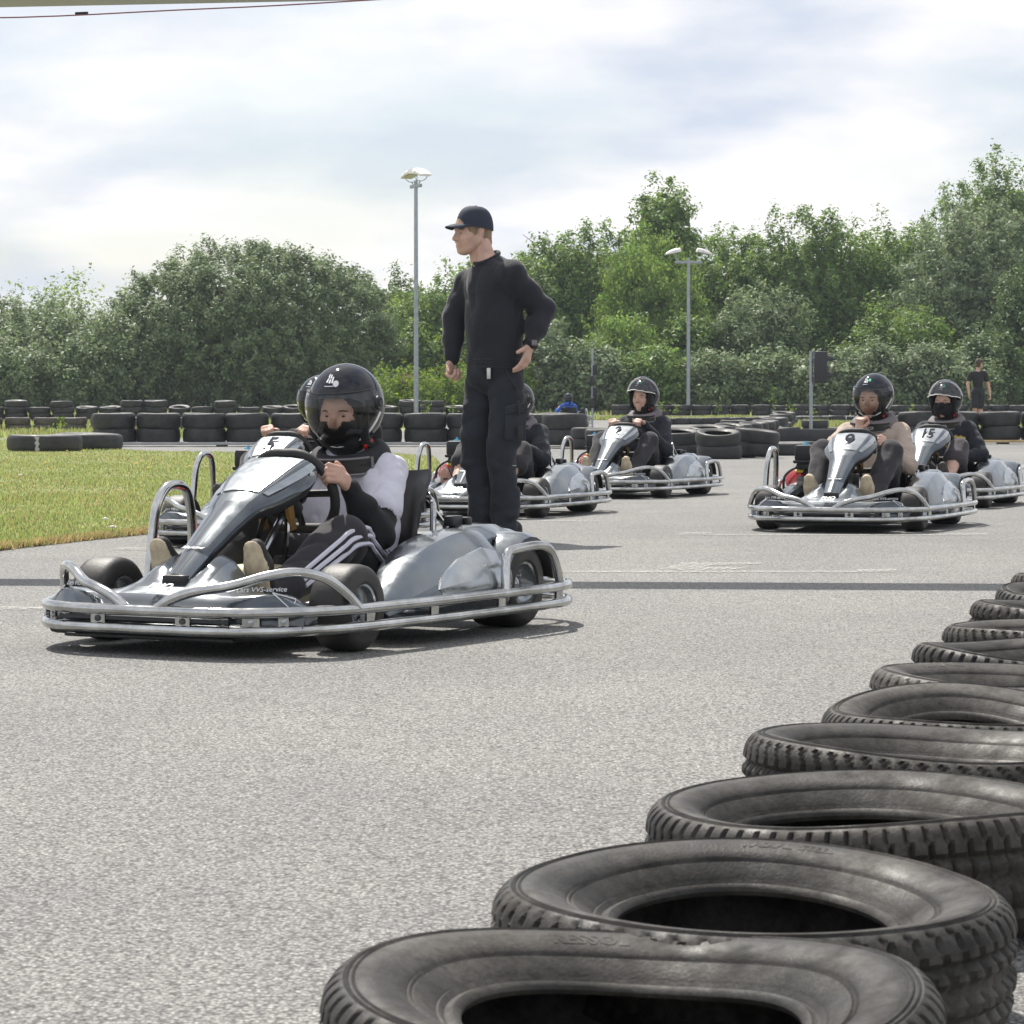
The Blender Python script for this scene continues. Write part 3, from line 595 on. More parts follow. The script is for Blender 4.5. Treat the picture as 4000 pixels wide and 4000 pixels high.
# ================================================================== trees and shrubs
def leaf_quads(P, Nn, L, W, droop=0.0):
    n = len(P); r = rng.normal(0, 1, (n, 3)); t = r-(r*Nn).sum(1, keepdims=True)*Nn; t[:, 2] -= droop*1.5
    t /= np.linalg.norm(t, axis=1, keepdims=True)+1e-9; b = np.cross(Nn, t); b /= np.linalg.norm(b, axis=1, keepdims=True)+1e-9
    L = L[:, None]; W = W[:, None]
    return np.stack([P-t*L*.5, P+b*W*.5+Nn*W*.18, P+t*L*.5, P-b*W*.5+Nn*W*.18], 1)
def crown(name, parent, c, rad, ncl, per, L, m, spread=.34, lump=.16, shoot=.5, droop=0., seed=0, umin=.62, low=-1.0):
    per = int(per*.60); L *= 1.21
    rs = np.random.default_rng(seed+11); d = rs.normal(0, 1, (ncl*2, 3)); d /= np.linalg.norm(d, axis=1, keepdims=True)
    keep = (d[:, 2] > low) & ((d[:, 1] < .25) | (rs.uniform(0, 1, ncl*2) < .35)); d = d[keep][:ncl]; n = len(d)
    fr = rs.uniform(2.0, 4.5, (5, 3)); phs = rs.uniform(0, 6.28, 5)
    bumpy = sum(np.sin(d @ fr[k]*1.6+phs[k]) for k in range(5))/5
    u = rs.uniform(umin, 1.0, n)**.55*(1+lump*bumpy*2)
    C = np.array(c)+d*np.array(rad)*u[:, None]
    # shape each clump: an elongated tuft pointing out and up
    ax = d*np.array([1/rad[0], 1/rad[1], 1/rad[2]]); ax /= np.linalg.norm(ax, axis=1, keepdims=True); ax[:, 2] += .55-droop*1.6; ax += rs.normal(0, .25, (n, 3)); ax /= np.linalg.norm(ax, axis=1, keepdims=True)
    sz = rs.uniform(.6, 1.35, n)*spread
    k = np.repeat(np.arange(n), per); tt = rs.uniform(-.5, 1.0, n*per)*shoot*2*sz[k]*1.5
    off = rs.normal(0, 1, (n*per, 3))*sz[k][:, None]*.50*(1.05-.6*np.clip(tt/(shoot*3*spread+1e-6), 0, 1))[:, None]
    P = C[k]+ax[k]*tt[:, None]+off
    Nn = ax[k]*.8+off/(sz[k][:, None]+1e-6)*.55+rs.normal(0, .55, (n*per, 3)); Nn[:, 2] += .25; Nn /= np.linalg.norm(Nn, axis=1, keepdims=True)
    ok = P[:, 2] > gz(c[1])+.03; P = P[ok]; Nn = Nn[ok]
    LL = L*rs.uniform(.65, 1.35, len(P))
    return tri_mesh(name, leaf_quads(P, Nn, LL, LL*rs.uniform(.38, .6, len(P)), droop), m, None, None, 4, parent)
def tree(px, D, w, h, m, lab, cat='tree', nm='tree', ncl=300, per=90, L=.135, depth=None, base=0.0, grp=None, seed=0, droop=0., bark='bark', shoot=.36, spread=.38, lump=.11, stems=3, low=-1.0, umin=.50, zc=None):
    x = place(px, D); z0 = gz(D); depth = depth or min(w, 4.5)
    r_ = empty(nm, (x, D, z0)); tag(r_, lab, cat, grp)
    rs = random.Random(seed+5); b_ = MB(); hh = h-base
    for k in range(stems):
        a = rs.uniform(0, 6.28); q = rs.uniform(.1, .32); tx, ty = math.cos(a)*w*q, math.sin(a)*depth*q*.6
        p = [(tx*.12, ty*.12, -.05), (tx*.35+rs.uniform(-.1,.1), ty*.35, h*.28), (tx*.75, ty*.7, h*.55), (tx*1.1, ty, h*.86)]
        r0 = .035+.011*h*(1.6 if k == 0 else 1); b_.tube(p, lambda t, r0=r0: r0*(1-.82*t), 7, res=4)
        for q2 in range(4):
            t0 = rs.uniform(.3, .8); s0 = Vector(p[1]).lerp(Vector(p[3]), t0); an = rs.uniform(0, 6.28)
            e_ = s0+Vector((math.cos(an)*w*.28, math.sin(an)*depth*.28, h*rs.uniform(.08, .22))); b_.tube([s0, (s0+e_)/2+Vector((0,0,.1)), e_], lambda t, r0=r0: r0*.4*(1-.8*t), 5, res=3)
    b_.build('trunk', M_(bark), r_)
    o = crown('crown', r_, (x, D, z0+base+hh*(.46 if zc is None else zc)), (w/2, depth/2, hh*.54), ncl, per, L, M_(m), spread, lump, shoot, droop, seed, umin, low)
    # dense inner foliage
    rs2 = np.random.default_rng(seed+900); n_ = int(260+46*w*hh); d = rs2.normal(0, 1, (n_, 3)); d /= np.linalg.norm(d, axis=1, keepdims=True); u = rs2.uniform(.15, .80, n_)[:, None]**.6
    P = np.array((x, D, z0+base+hh*.45))+d*u*np.array((w/2, depth/2, hh*.52))*.90; P = P[P[:, 2] > z0+.1]; N0 = rs2.normal(0, 1, (len(P), 3))+np.array((0, -.9, .3)); N0 /= np.linalg.norm(N0, axis=1, keepdims=True)
    o2 = tri_mesh('inner_foliage', leaf_quads(P, N0, rs2.uniform(.30, .55, len(P)), rs2.uniform(.2, .34, len(P))), M_(m), 'stuff', None, 4, r_)
    for q in (o, o2): q.matrix_parent_inverse = Matrix.Translation((-x, -D, -z0))
    return r_
G1 = 'trees beyond the track'
tree(-60, 108, 5.4, 4.5, 'leaf_grey', 'greyish bush at the left end of the tree line', seed=1, ncl=230, per=110, grp=G1)
tree(230, 106, 5.0, 3.9, 'leaf_grey', 'loose greyish bush with thin wispy top shoots beside the big willow', seed=2, ncl=240, per=110, shoot=.7, grp=G1)
tree(230, 116, 5.6, 4.7, 'leaf_light', 'light green bush with bare wispy tips behind the grey ones', seed=3, ncl=150, per=70, shoot=1.0, lump=.25, grp=G1)
tree(990, 106, 11.0, 6.1, 'leaf_willow', 'huge rounded grey-green willow dome beyond the lawn', seed=4, ncl=900, per=150, depth=7.0, L=.125, stems=5, shoot=.42, lump=.05, spread=.34, umin=.72, grp=G1)
tree(420, 113, 6.0, 3.4, 'leaf_dark', 'dark low thicket behind the smaller willow', seed=33, ncl=120, per=90, grp=G1)
tree(760, 113, 7.0, 3.6, 'leaf_dark', 'dark low thicket behind the left half of the dome', seed=34, ncl=130, per=90, grp=G1)
tree(1220, 113, 7.0, 3.6, 'leaf_dark', 'dark low thicket behind the right half of the dome', seed=35, ncl=130, per=90, grp=G1)
tree(60, 103, 3.4, 2.6, 'leaf_willow', 'low dark bush under the greyish ones at the left', seed=31, ncl=170, per=100, grp=G1)
tree(330, 103, 3.0, 2.4, 'leaf_willow', 'low dark bush left of the smaller willow', seed=32, ncl=160, per=100, grp=G1)
tree(470, 103.5, 3.0, 3.6, 'leaf_willow', 'smaller willow bush at the left foot of the dome', seed=5, ncl=150, per=100, grp=G1)
tree(1560, 128, 2.6, 6.0, 'leaf_dark', 'small dark oak peeping over the light shrubs', seed=6, ncl=90, per=80, base=1.5, grp=G1)
tree(1590, 118, 4.2, 4.7, 'leaf_light', 'bright green shrub between the willow dome and the lamp post', seed=7, ncl=170, per=90, grp=G1)
tree(1790, 116, 5.6, 5.7, 'leaf_mid', 'green tree behind the standing man in black', seed=8, ncl=260, per=110, grp=G1)
tree(2060, 114, 5.6, 6.3, 'leaf_mid', 'green tree rising behind the shoulder of the standing man', seed=9, ncl=260, per=110, grp=G1)
tree(2270, 112, 6.0, 7.3, 'leaf_mid', 'broad green tree left of the birch', seed=10, ncl=380, per=120, grp=G1)
tree(2540, 107, 4.0, 6.9, 'leaf_birch', 'drooping light green birch foliage around the second lamp post', seed=11, ncl=330, per=110, droop=.9, L=.11, bark='birch_bark', nm='birch_tree', grp=G1)
tree(2590, 111, 2.7, 9.2, 'leaf_mid', 'slender birch top rising above the tree line', seed=12, ncl=150, per=80, base=4.2, lump=.3, spread=.30, bark='birch_bark', nm='birch_tree', stems=1, grp=G1)
tree(2830, 114, 6.0, 7.2, 'leaf_mid', 'green tree right of the second lamp post', seed=13, ncl=330, per=120, grp=G1)
tree(3130, 113, 6.6, 7.7, 'leaf_mid', 'tall dense green tree with glossy leaves behind the traffic light', seed=14, ncl=400, per=125, grp=G1)
tree(3470, 114, 6.8, 7.6, 'leaf_mid', 'dense green tree behind the riders in beige and in mask', seed=15, ncl=400, per=120, grp=G1)
tree(3830, 108, 6.6, 7.7, 'leaf_grey', 'broad pale grey-green willow behind the walking man', seed=16, ncl=430, per=120, droop=.25, grp=G1)
tree(3920, 132, 7.4, 11.2, 'leaf_mid', 'tall open crowned tree rising behind the pale willow', seed=17, ncl=420, per=110, base=4.0, lump=.20, L=.14, grp=G1)
tree(3500, 103.5, 3.8, 3.9, 'leaf_mid', 'mid green bush at the front of the right tree line', seed=18, ncl=220, per=100, grp=G1)
tree(4060, 103, 3.8, 5.4, 'leaf_dark', 'dark bush at the right end of the tree line', seed=19, ncl=240, per=110, grp=G1)
tree(3900, 101.5, 3.2, 2.8, 'leaf_dark', 'low dark bush behind the walking man', seed=30, ncl=170, per=100, grp=G1)
tree(2960, 104, 3.6, 4.6, 'leaf_willow', 'dark green bush between second lamp and traffic light', seed=20, ncl=230, per=110, grp=G1)
tree(2700, 104, 2.6, 3.4, 'leaf_mid', 'mid green bush at the foot of the second lamp post', seed=21, ncl=140, per=100, grp=G1)
tree(2440, 103.5, 2.4, 3.6, 'leaf_birch', 'light green bush below the drooping birch', seed=22, ncl=150, per=100, droop=.5, grp=G1)
for k, (px, h) in enumerate(((1950, 6.0), (2180, 7.2), (2420, 7.4), (2700, 7.3), (2960, 7.4), (3260, 7.9), (3560, 7.9), (3720, 8.0))):
    tree(px, 122, 6.4, h, 'leaf_mid', ('mid green tree filling the second rank behind the tree line', 'broad tree of the second rank between two front crowns')[k % 2], seed=110+k, ncl=170, per=90, L=.15, grp='second rank of trees')
G2 = 'low hedge bushes'
for k, (px, w, h, m, lab) in enumerate(((2130, 2.6, 3.1, 'leaf_grey', 'pale leaved bush right beside the standing man'), (2300, 2.6, 2.3, 'leaf_grey', 'pale low bush behind the blue kart'), (2050, 2.2, 2.2, 'leaf_grey', 'pale low bush behind the legs of the standing man'),
        (2560, 2.2, 2.2, 'leaf_mid', 'low green bush behind the rider with raised visor and bare face'), (2790, 2.6, 1.9, 'leaf_willow', 'low green hedge bush right of the second lamp'), (3020, 2.6, 2.0, 'leaf_willow', 'low hedge bush left of the traffic light'), (3220, 2.6, 1.9, 'leaf_grey', 'low pale hedge bush right of the traffic light'),
        (3400, 2.8, 2.3, 'leaf_grey', 'low pale hedge bush behind the rider in beige'), (3620, 2.8, 2.2, 'leaf_grey', 'low pale hedge bush behind the masked rider'), (3780, 2.4, 1.6, 'leaf_willow', 'low hedge bush left of the walking man'))):
    tree(px, 99.5+.3*(k % 3), w, h, m, lab, 'bush', 'hedge_bush', ncl=120, per=110, seed=40+k, stems=2, grp=G2, depth=2.0)
# tall weeds and flowering willowherb between willow dome and lamp
for k in range(16):
    px = 1490+k*36; D = 98.5+(k*7 % 5)*.5; h = .9+.5*((k*13) % 7)/7; x = place(px, D)
    r_ = empty('weed_clump', (x, D, gz(D))); pink = k in (3, 7, 8, 12)
    tag(r_, 'tall green weed clump with pink flower spikes beside the first lamp post' if pink else 'tall bright green weed clump between willow dome and hedge', 'weed', 'weeds with pink spikes' if pink else 'bright green weed clumps')
    b_ = MB()
    for q in range(14): b_.tube([(random.uniform(-.3,.3), random.uniform(-.3,.3), 0), (random.uniform(-.4,.4), random.uniform(-.4,.4), h*random.uniform(.7, 1.1))], .008, 4)
    b_.build('stems', M_('stem'), r_)['kind'] = 'stuff'
    o = crown('foliage', r_, (x, D, gz(D)+h*.5), (.52, .5, h*.55), 50, 60, .10, M_('weed_leaf'), .2, .2, .9, 0, 70+k); o.matrix_parent_inverse = Matrix.Translation((-x, -D, -gz(D))); o['kind'] = 'stuff'
    if pink:
        n_ = 90; P = np.stack([rng.normal(0, .22, n_), rng.normal(0, .2, n_), rng.uniform(h*.8, h*1.2, n_)], 1); N0 = rng.normal(0, 1, (n_, 3)); N0 /= np.linalg.norm(N0, axis=1, keepdims=True)
        o = tri_mesh('flower_spikes', leaf_quads(P, N0, np.full(n_, .07), np.full(n_, .05)), M_('flower_pink'), 'stuff', None, 4, r_)
for k in range(8):
    px = 1500+k*70; D = 107; tree(px, D, 1.9, 2.2+.5*(k % 3), ('leaf_light','weed_leaf','leaf_mid')[k % 3], ('bright green shrub on the bank behind the weeds', 'yellowish shrub on the bank behind the weeds', 'mid green shrub on the bank behind the weeds')[k % 3], 'bush', 'bank_shrub', ncl=80, per=100, seed=90+k, stems=2, grp='shrubs on the bank behind the weeds')
# sprouting plants between tyres
for k, (px, D, h) in enumerate(((2815, 40.2, .30), (2580, 93.6, .45), (2640, 93.6, .35), (2805, 93.6, .45), (3020, 93.7, .95), (3090, 80.6, .5), (3170, 80.5, .4), (3560, 80.5, .5), (1670, 78.0, .7), (1770, 78.2, .75), (233, 69.6, .35), (2050, 65, .3))):
    x = place(px, D); z_ = gz(D); r_ = empty('sprouting_plant', (x, D, z_)); tag(r_, 'small green plant sprouting between the barrier tyres', 'plant', 'plants sprouting between the tyres')
    b_ = MB()
    for q in range(4): b_.tube([(0, 0, 0), (random.uniform(-.05,.05), random.uniform(-.05,.05), h*.6), (random.uniform(-.12,.12), random.uniform(-.1,.1), h)], .005, 4, res=3)
    b_.build('stalks', M_('stem'), r_)
    n_ = 40; P = np.stack([rng.normal(0, .07, n_), rng.normal(0, .06, n_), rng.uniform(h*.25, h*1.05, n_)], 1); N0 = rng.normal(0, 1, (n_, 3)); N0[:, 2] += .6; N0 /= np.linalg.norm(N0, axis=1, keepdims=True)
    tri_mesh('leaves', leaf_quads(P, N0, np.full(n_, .08), np.full(n_, .04)), M_('weed_leaf'), 'stuff', None, 4, r_)
# ================================================================== lamps, signals, gantry
def lamp(px, D, H, span, lab, yaw):
    x = place(px, D); z0 = gz(D); r_ = empty('floodlight_mast', (x, D, z0)); tag(r_, lab, 'lamp post')
    b_ = MB(); b_.tube([(0,0,-.05),(0,0,H*.5),(0,0,H+.06)], lambda t: .075-.022*t, 12, res=6); b_.build('pole', M_('galvanised'), r_)
    c, s_ = math.cos(yaw), math.sin(yaw); Mz = Matrix.Rotation(yaw, 4, 'Z')
    b_ = MB(); b_.box((0,0,H-.10), (span*.62, .07, .09), Matrix.Rotation(yaw, 3, 'Z'), bev=.006); b_.build('cross_arm', M_('galvanised'), r_)
    for sg in (-1, 1):
        hd = []                                            # domed housing, tilted outward, glass underneath
        Wd, Ln = .40, .54
        Mh = Matrix.Translation((0,0,H+.24)) @ Mz @ Matrix.Translation((sg*span*.36, 0, 0)) @ Matrix.Rotation(R(sg*12), 4, 'Y')
        rings = []
        for u, hs, wv in ((-.5,.07,.90),(-.47,.11,.98),(-.2,.12,1),(.1,.10,1),(.35,.06,.97),(.5,.015,.85)):
            xx = sg*u*Ln; ring = []
            for k in range(11):
                a = math.pi*k/10; ring.append((xx, -math.cos(a)*Wd/2*wv, math.sin(a)**.7*hs))
            ring += [(xx, Wd/2*wv*.96, -.035), (xx, -Wd/2*wv*.96, -.035)]
            rings.append(ring)
        b_ = MB(); v, f = loft(rings); b_.add(xf(v, Mh), f); hs_ = b_.build('lamp_housing', M_('lamp_white'), r_)
        b_ = MB(); v = [(-.38*Ln,-Wd*.38,-.040),(.40*Ln,-Wd*.36,-.040),(.40*Ln,Wd*.36,-.040),(-.38*Ln,Wd*.38,-.040)]; v2 = [(a_, b__, c_-.012) for a_, b__, c_ in v]
        b_.add(xf(v+v2, Mh), [(0,1,2,3),(7,6,5,4),(0,4,5,1),(1,5,6,2),(2,6,7,3),(3,7,4,0)]); b_.build('lamp_glass', M_('lamp_glass'), hs_, False)
        b_ = MB()
        for sy in (-1, 1): b_.tube(xf([(sg*-.1*Ln, sy*Wd*.47, .05), (sg*-.1*Ln, sy*Wd*.47, -.12), (sg*-.12*Ln, sy*Wd*.2, -.22), (sg*-.14*Ln, 0, -.23)], Mh), .012, 6, res=3)
        b_.tube(xf([(sg*-.14*Ln, 0, -.22), (sg*-.30*Ln, 0, -.36)], Mh), .018, 6); b_.build('bracket', M_('lamp_grey'), r_)
lamp(1626, 80, 6.80, 1.08, 'galvanised floodlight mast rising left of the standing man in black', R(-62))
lamp(2688, 97, 5.35, 1.50, 'galvanised floodlight mast in front of the birch foliage', R(4))
def ground_z(D): return gz(D)
# traffic light seen from the side
D = 66; x = place(3167, D); r_ = empty('traffic_light', (x, D, gz(D))); tag(r_, 'black two-lamp traffic light on a grey pole seen from the side', 'traffic light')
b_ = MB(); b_.tube([(0,0,-.03),(0,0,1.0),(0,0,1.98)], .042, 10); b_.build('pole', M_('galvanised'), r_)
b_ = MB(); b_.box((.22, 0, 1.60), (.30, .26, .74), bev=.03); hs_ = b_.build('signal_housing', M_('signal_black'), r_)
for z in (1.40, 1.78):
    v = []; f = []
    rg = [[(xx, rr*math.cos(a), z+rr*math.sin(a)) for a in [R(-20+220*k/12) for k in range(13)]] for xx, rr in ((.365,.105),(.43,.10),(.50,.085))]
    rg2 = [[(xx, rr*math.cos(a), z+rr*math.sin(a)) for a in [R(-20+220*k/12) for k in range(13)]] for xx, rr in ((.50,.079),(.43,.094),(.365,.099))]
    v, f = loft(rg+rg2, cap=False, closed=False); mesh_obj('visor_hood', v, f, M_('signal_black'), hs_)
    v, f = lathe([(0,.0),(.09,.0),(.095,-.01)], 20); mesh_obj('lens', xf(v, Matrix.Translation((.378, 0, z)) @ Matrix.Rotation(R(90), 4, 'Y')), f, M_('eye_dark'), hs_)
b_ = MB(); b_.box((.05, 0, 1.82), (.10, .05, .04)); b_.box((.05, 0, 1.40), (.10, .05, .04)); b_.build('mounting_bracket', M_('galvanised'), r_)
# start light post with four small boxes
D = 64; x = place(2314, D); r_ = empty('start_light_post', (x, D, gz(D))); tag(r_, 'thin grey post with small black signal boxes beside the blue kart', 'signal post')
b_ = MB(); b_.tube([(0,0,-.03),(0,0,1.3),(0,0,2.02)], .022, 8); b_.build('pole', M_('galvanised'), r_)
for k, (dx, z) in enumerate(((.055,1.52),(-.02,1.28),(.055,1.02),(-.02,.78))):
    b_ = MB(); b_.box((dx, -.03, z), (.10, .09, .225), bev=.012); bx_ = b_.build('signal_box', M_('signal_black'), r_)
    v, f = lathe([(0,.0),(.034,.0),(.036,.006)], 14); mesh_obj('lens', xf(v, Matrix.Translation((dx, -.078, z)) @ Matrix.Rotation(R(90), 4, 'X')), f, M_('eye_dark'), bx_)
# start gantry spanning the grid; its beam passes just over the frame and throws the bar of shadow
GH = 2.655; r_ = empty('start_gantry', (0, 13.25, 0)); tag(r_, 'grey start gantry beam crossing above the track', 'gantry')
b_ = MB(); ang = R(-4.2); b_.box((0, 0, GH+.17), (12.4, .25, .34), Matrix.Rotation(ang, 3, 'Z') @ Matrix.Rotation(R(-.5), 3, 'Y'), bev=.012); b_.build('beam', M_('gantry_grey'), r_)
for sx in (-1, 1):
    b_ = MB(); b_.box((sx*6.05, sx*6.05*math.sin(ang), (GH+.1)/2), (.16, .16, GH+.1), bev=.015); b_.box((sx*6.05, sx*6.05*math.sin(ang), .02), (.5, .5, .04), bev=.01); b_.build('gantry_post', M_('gantry_grey'), r_)
cb = empty('overhead_cable', (0, 12.75, 0)); tag(cb, 'thin reddish cable hanging below the gantry beam', 'cable')
b_ = MB(); b_.tube([(-6.0, .92, 2.74),(-3, .5, 2.545),(-1.4, .35, 2.565),(0, .2, 2.62),(3, 0, 2.74),(6.0, .06, 2.80)], .0032, 6, res=8); b_.build('wire', M_('cable'), cb)
b_ = MB(); b_.tube([(-2.03, .42, 2.552),(-1.97, .41, 2.553)], .007, 8); b_.build('clamp', M_('black_plastic'), cb)
# ================================================================== go-kart  (x forward, y to its left, z up; origin on the ground mid-wheelbase)
def mir(pts): return [(x, -y, z) for x, y, z in pts]
RING = [(.965,0),(.96,.20),(.938,.30),(.895,.38),(.81,.45),(.62,.525),(.20,.565),(-.20,.582),(-.52,.585),(-.70,.555),(-.84,.46),(-.91,.34),(-.93,.18),(-.93,0)]
RING2 = RING+[(x, -y) for x, y in RING[-2:0:-1]]
def ring_y(x):
    xs = [p[0] for p in RING][::-1]; ys = [p[1] for p in RING][::-1]; return float(np.interp(x, xs, ys))
def wheel(parent, x, y, r, w, steer=0.0):
    o = empty('tmp'); bpy.data.objects.remove(o)
    hw = w/2; prof = [(r*.52,-hw*.80),(r*.60,-hw*.97),(r*.78,-hw),(r*.90,-hw*.94),(r*.97,-hw*.80),(r,-hw*.5),(r,hw*.5),(r*.97,hw*.80),(r*.90,hw*.94),(r*.78,hw),(r*.60,hw*.97),(r*.52,hw*.80)]
    Mw = Matrix.Translation((x, y, r)) @ Matrix.Rotation(steer, 4, 'Z') @ Matrix.Rotation(R(-90), 4, 'X')
    v, f = lathe(prof, 40); t = mesh_obj('wheel', xf(v, Mw), f, M_('kart_tyre'), parent)
    s_ = 1 if y > 0 else -1
    rp = [(r*.50,-hw*.86),(r*.55,-hw*.90),(r*.56,-hw*.80),(r*.50,-hw*.62),(r*.34,-hw*.30),(r*.30,.0),(r*.34,hw*.30),(r*.50,hw*.62),(r*.56,hw*.80),(r*.55,hw*.90),(r*.50,hw*.86),(r*.44,hw*.60),(r*.26,hw*.45),(r*.14,hw*.62),(0,hw*.64)]
    v, f = lathe(rp, 28); v2, f2 = lathe([(r*.44,-hw*.60),(r*.26,-hw*.45),(r*.14,-hw*.62),(0,-hw*.64)], 28)
    b_ = MB(); b_.add(xf(v, Mw), f); b_.add(xf(v2, Mw), f2)
    for k in range(3):
        a = k*2.094; v3, f3 = lathe([(0,hw*.62*s_),(r*.05,hw*.62*s_),(r*.05,hw*.5*s_)], 8); b_.add(xf(v3, Mw @ Matrix.Translation((r*.26*math.cos(a), r*.26*math.sin(a), 0))), f3)
    b_.build('rim', M_('silver_light'), t); return t
def pod(sgn, parent):
    """side fairing with creased shoulder, proud flank panel, rear deck and wheel fender"""
    st = [(.335,.41,.470,.125),(.285,.365,.505,.168),(.19,.328,.528,.226),(.07,.300,.540,.274),(-.07,.282,.547,.308),(-.19,.272,.549,.326),(-.285,.268,.546,.330),(-.335,.268,.540,.326)]
    if sgn < 0: st = [(x, yi+.06, yo, zb+(zt-zb)*.80) for x, yi, yo, zt in st[:6] for zb in (.07,)]
    zb = .07; rings = []
    for x, yi, yo, zt in st:
        w = yo-yi; h_ = zt-zb
        rings.append([(x, sgn*y, z) for y, z in ((yi+.01,zb),(yi,zb+h_*.5),(yi,zt-.03),(yi+.02,zt-.004),(yi+w*.25,zt+.003),(yi+w*.52,zt-h_*.01),(yi+w*.60,zt-h_*.06),(yi+w*.76,zt-h_*.24),(yo-.020,zt-h_*.43),(yo-.004,zt-h_*.50),(yo,zt-h_*.60),(yo-.004,zb+h_*.20),(yo-.03,zb))])
    R3 = [[Vector(p) for p in r] for r in rings]; nu = [spline([r[k] for r in R3], 3) for k in range(len(rings[0]))]
    rings = [[nu[k][i] for k in range(len(nu))] for i in range(len(nu[0]))]
    v, f = loft(rings); m = len(rings[0]); mi = []
    for i in range(len(rings)-1):
        x = rings[i][0].x
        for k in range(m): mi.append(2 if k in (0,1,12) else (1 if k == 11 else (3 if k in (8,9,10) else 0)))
    mi += [2, 2]
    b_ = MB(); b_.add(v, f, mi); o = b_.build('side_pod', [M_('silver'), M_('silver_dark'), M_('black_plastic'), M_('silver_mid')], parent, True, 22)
    xs = [-s_[0] for s_ in st]
    def surf(x, t, off):
        yi = np.interp(-x, xs, [s_[1] for s_ in st]); yo = np.interp(-x, xs, [s_[2] for s_ in st]); zt = np.interp(-x, xs, [s_[3] for s_ in st]); w = yo-yi
        y = np.interp(t, [.0,.20,.40,.50,.57,.76,.94,.99], [yo-.03,yo-.004,yo,yo-.004,yo-.020,yi+w*.76,yi+w*.60,yi+w*.52]); return (x, sgn*(y+off), zb+(zt-zb)*t+(off if t > .6 else 0))
    P = [(.13,.52),(.06,.66),(-.04,.74),(-.22,.78),(-.30,.72),(-.325,.58),(-.32,.26),(-.27,.20),(.02,.20),(.10,.30)] if sgn > 0 else [(.12,.50),(.05,.62),(-.10,.70),(-.17,.64),(-.17,.28),(-.12,.22),(.04,.22),(.10,.32)]
    n = len(P); cx = (sum(p[0] for p in P)/n, .48); rgp = [[surf(x+(cx[0]-x)*q, t+(cx[1]-t)*q, of) for x, t in P] for q, of in ((0,-.02),(0,.007),(.06,.010),(.5,.012))]; vv = [p for r in rgp for p in r]+[surf(*cx, .012)]; ff = []; mm = []
    for k in range(n):
        k2 = (k+1) % n
        for a in range(3): ff.append((a*n+k, a*n+k2, (a+1)*n+k2, (a+1)*n+k)); mm.append(1 if a < 1 else 0)
        ff.append((3*n+k, 3*n+k2, 4*n)); mm.append(0)
    if sgn < 0: ff = [tuple(reversed(q)) for q in ff]
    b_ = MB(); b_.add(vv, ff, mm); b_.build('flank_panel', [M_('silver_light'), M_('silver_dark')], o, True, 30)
    # rear deck inboard of the wheel
    rg = []
    for x, z0, z1, ya, yb in ((-.325,.10,.312,.215,.42),(-.40,.29,.332,.205,.43),(-.55,.29,.332,.205,.41),(-.66,.27,.315,.215,.38),(-.74,.24,.275,.23,.34)) if sgn > 0 else ((-.40,.285,.312,.215,.40),(-.55,.285,.312,.215,.39),(-.66,.265,.30,.22,.36),(-.73,.24,.27,.23,.33)):
        rg.append([(x, sgn*y, z) for y, z in ((ya,z0),(ya,z1-.02),(ya+.02,z1-.003),(ya+.08,z1+.008),(yb-.05,z1+.004),(yb,z1-.03),(yb,z0+.004))])
    b_ = MB(); v, f = loft(rg); b_.add(v, f); b_.build('rear_deck', M_('silver'), parent)
    rg = []
    for k in range(13):
        a = R(4+k*14); ro = .180
        pt = lambda rr, y: (-.52+rr*math.cos(a), sgn*y, .135+rr*math.sin(a)*.98)
        rg.append([pt(ro-.012,.33), pt(ro+.004,.34), pt(ro+.008,.41), pt(ro+.002,.485), pt(ro-.012,.512), pt(ro-.026,.514), pt(ro-.012,.485), pt(ro-.008,.41)])
    b_ = MB(); v, f = loft(rg); b_.add(v, f, [1 if (j % 8) in (4,5,6,7) else 0 for j in range(len(f)-2)]+[0,0]); b_.build('fender', [M_('silver'), M_('black_plastic')], parent)
    return o
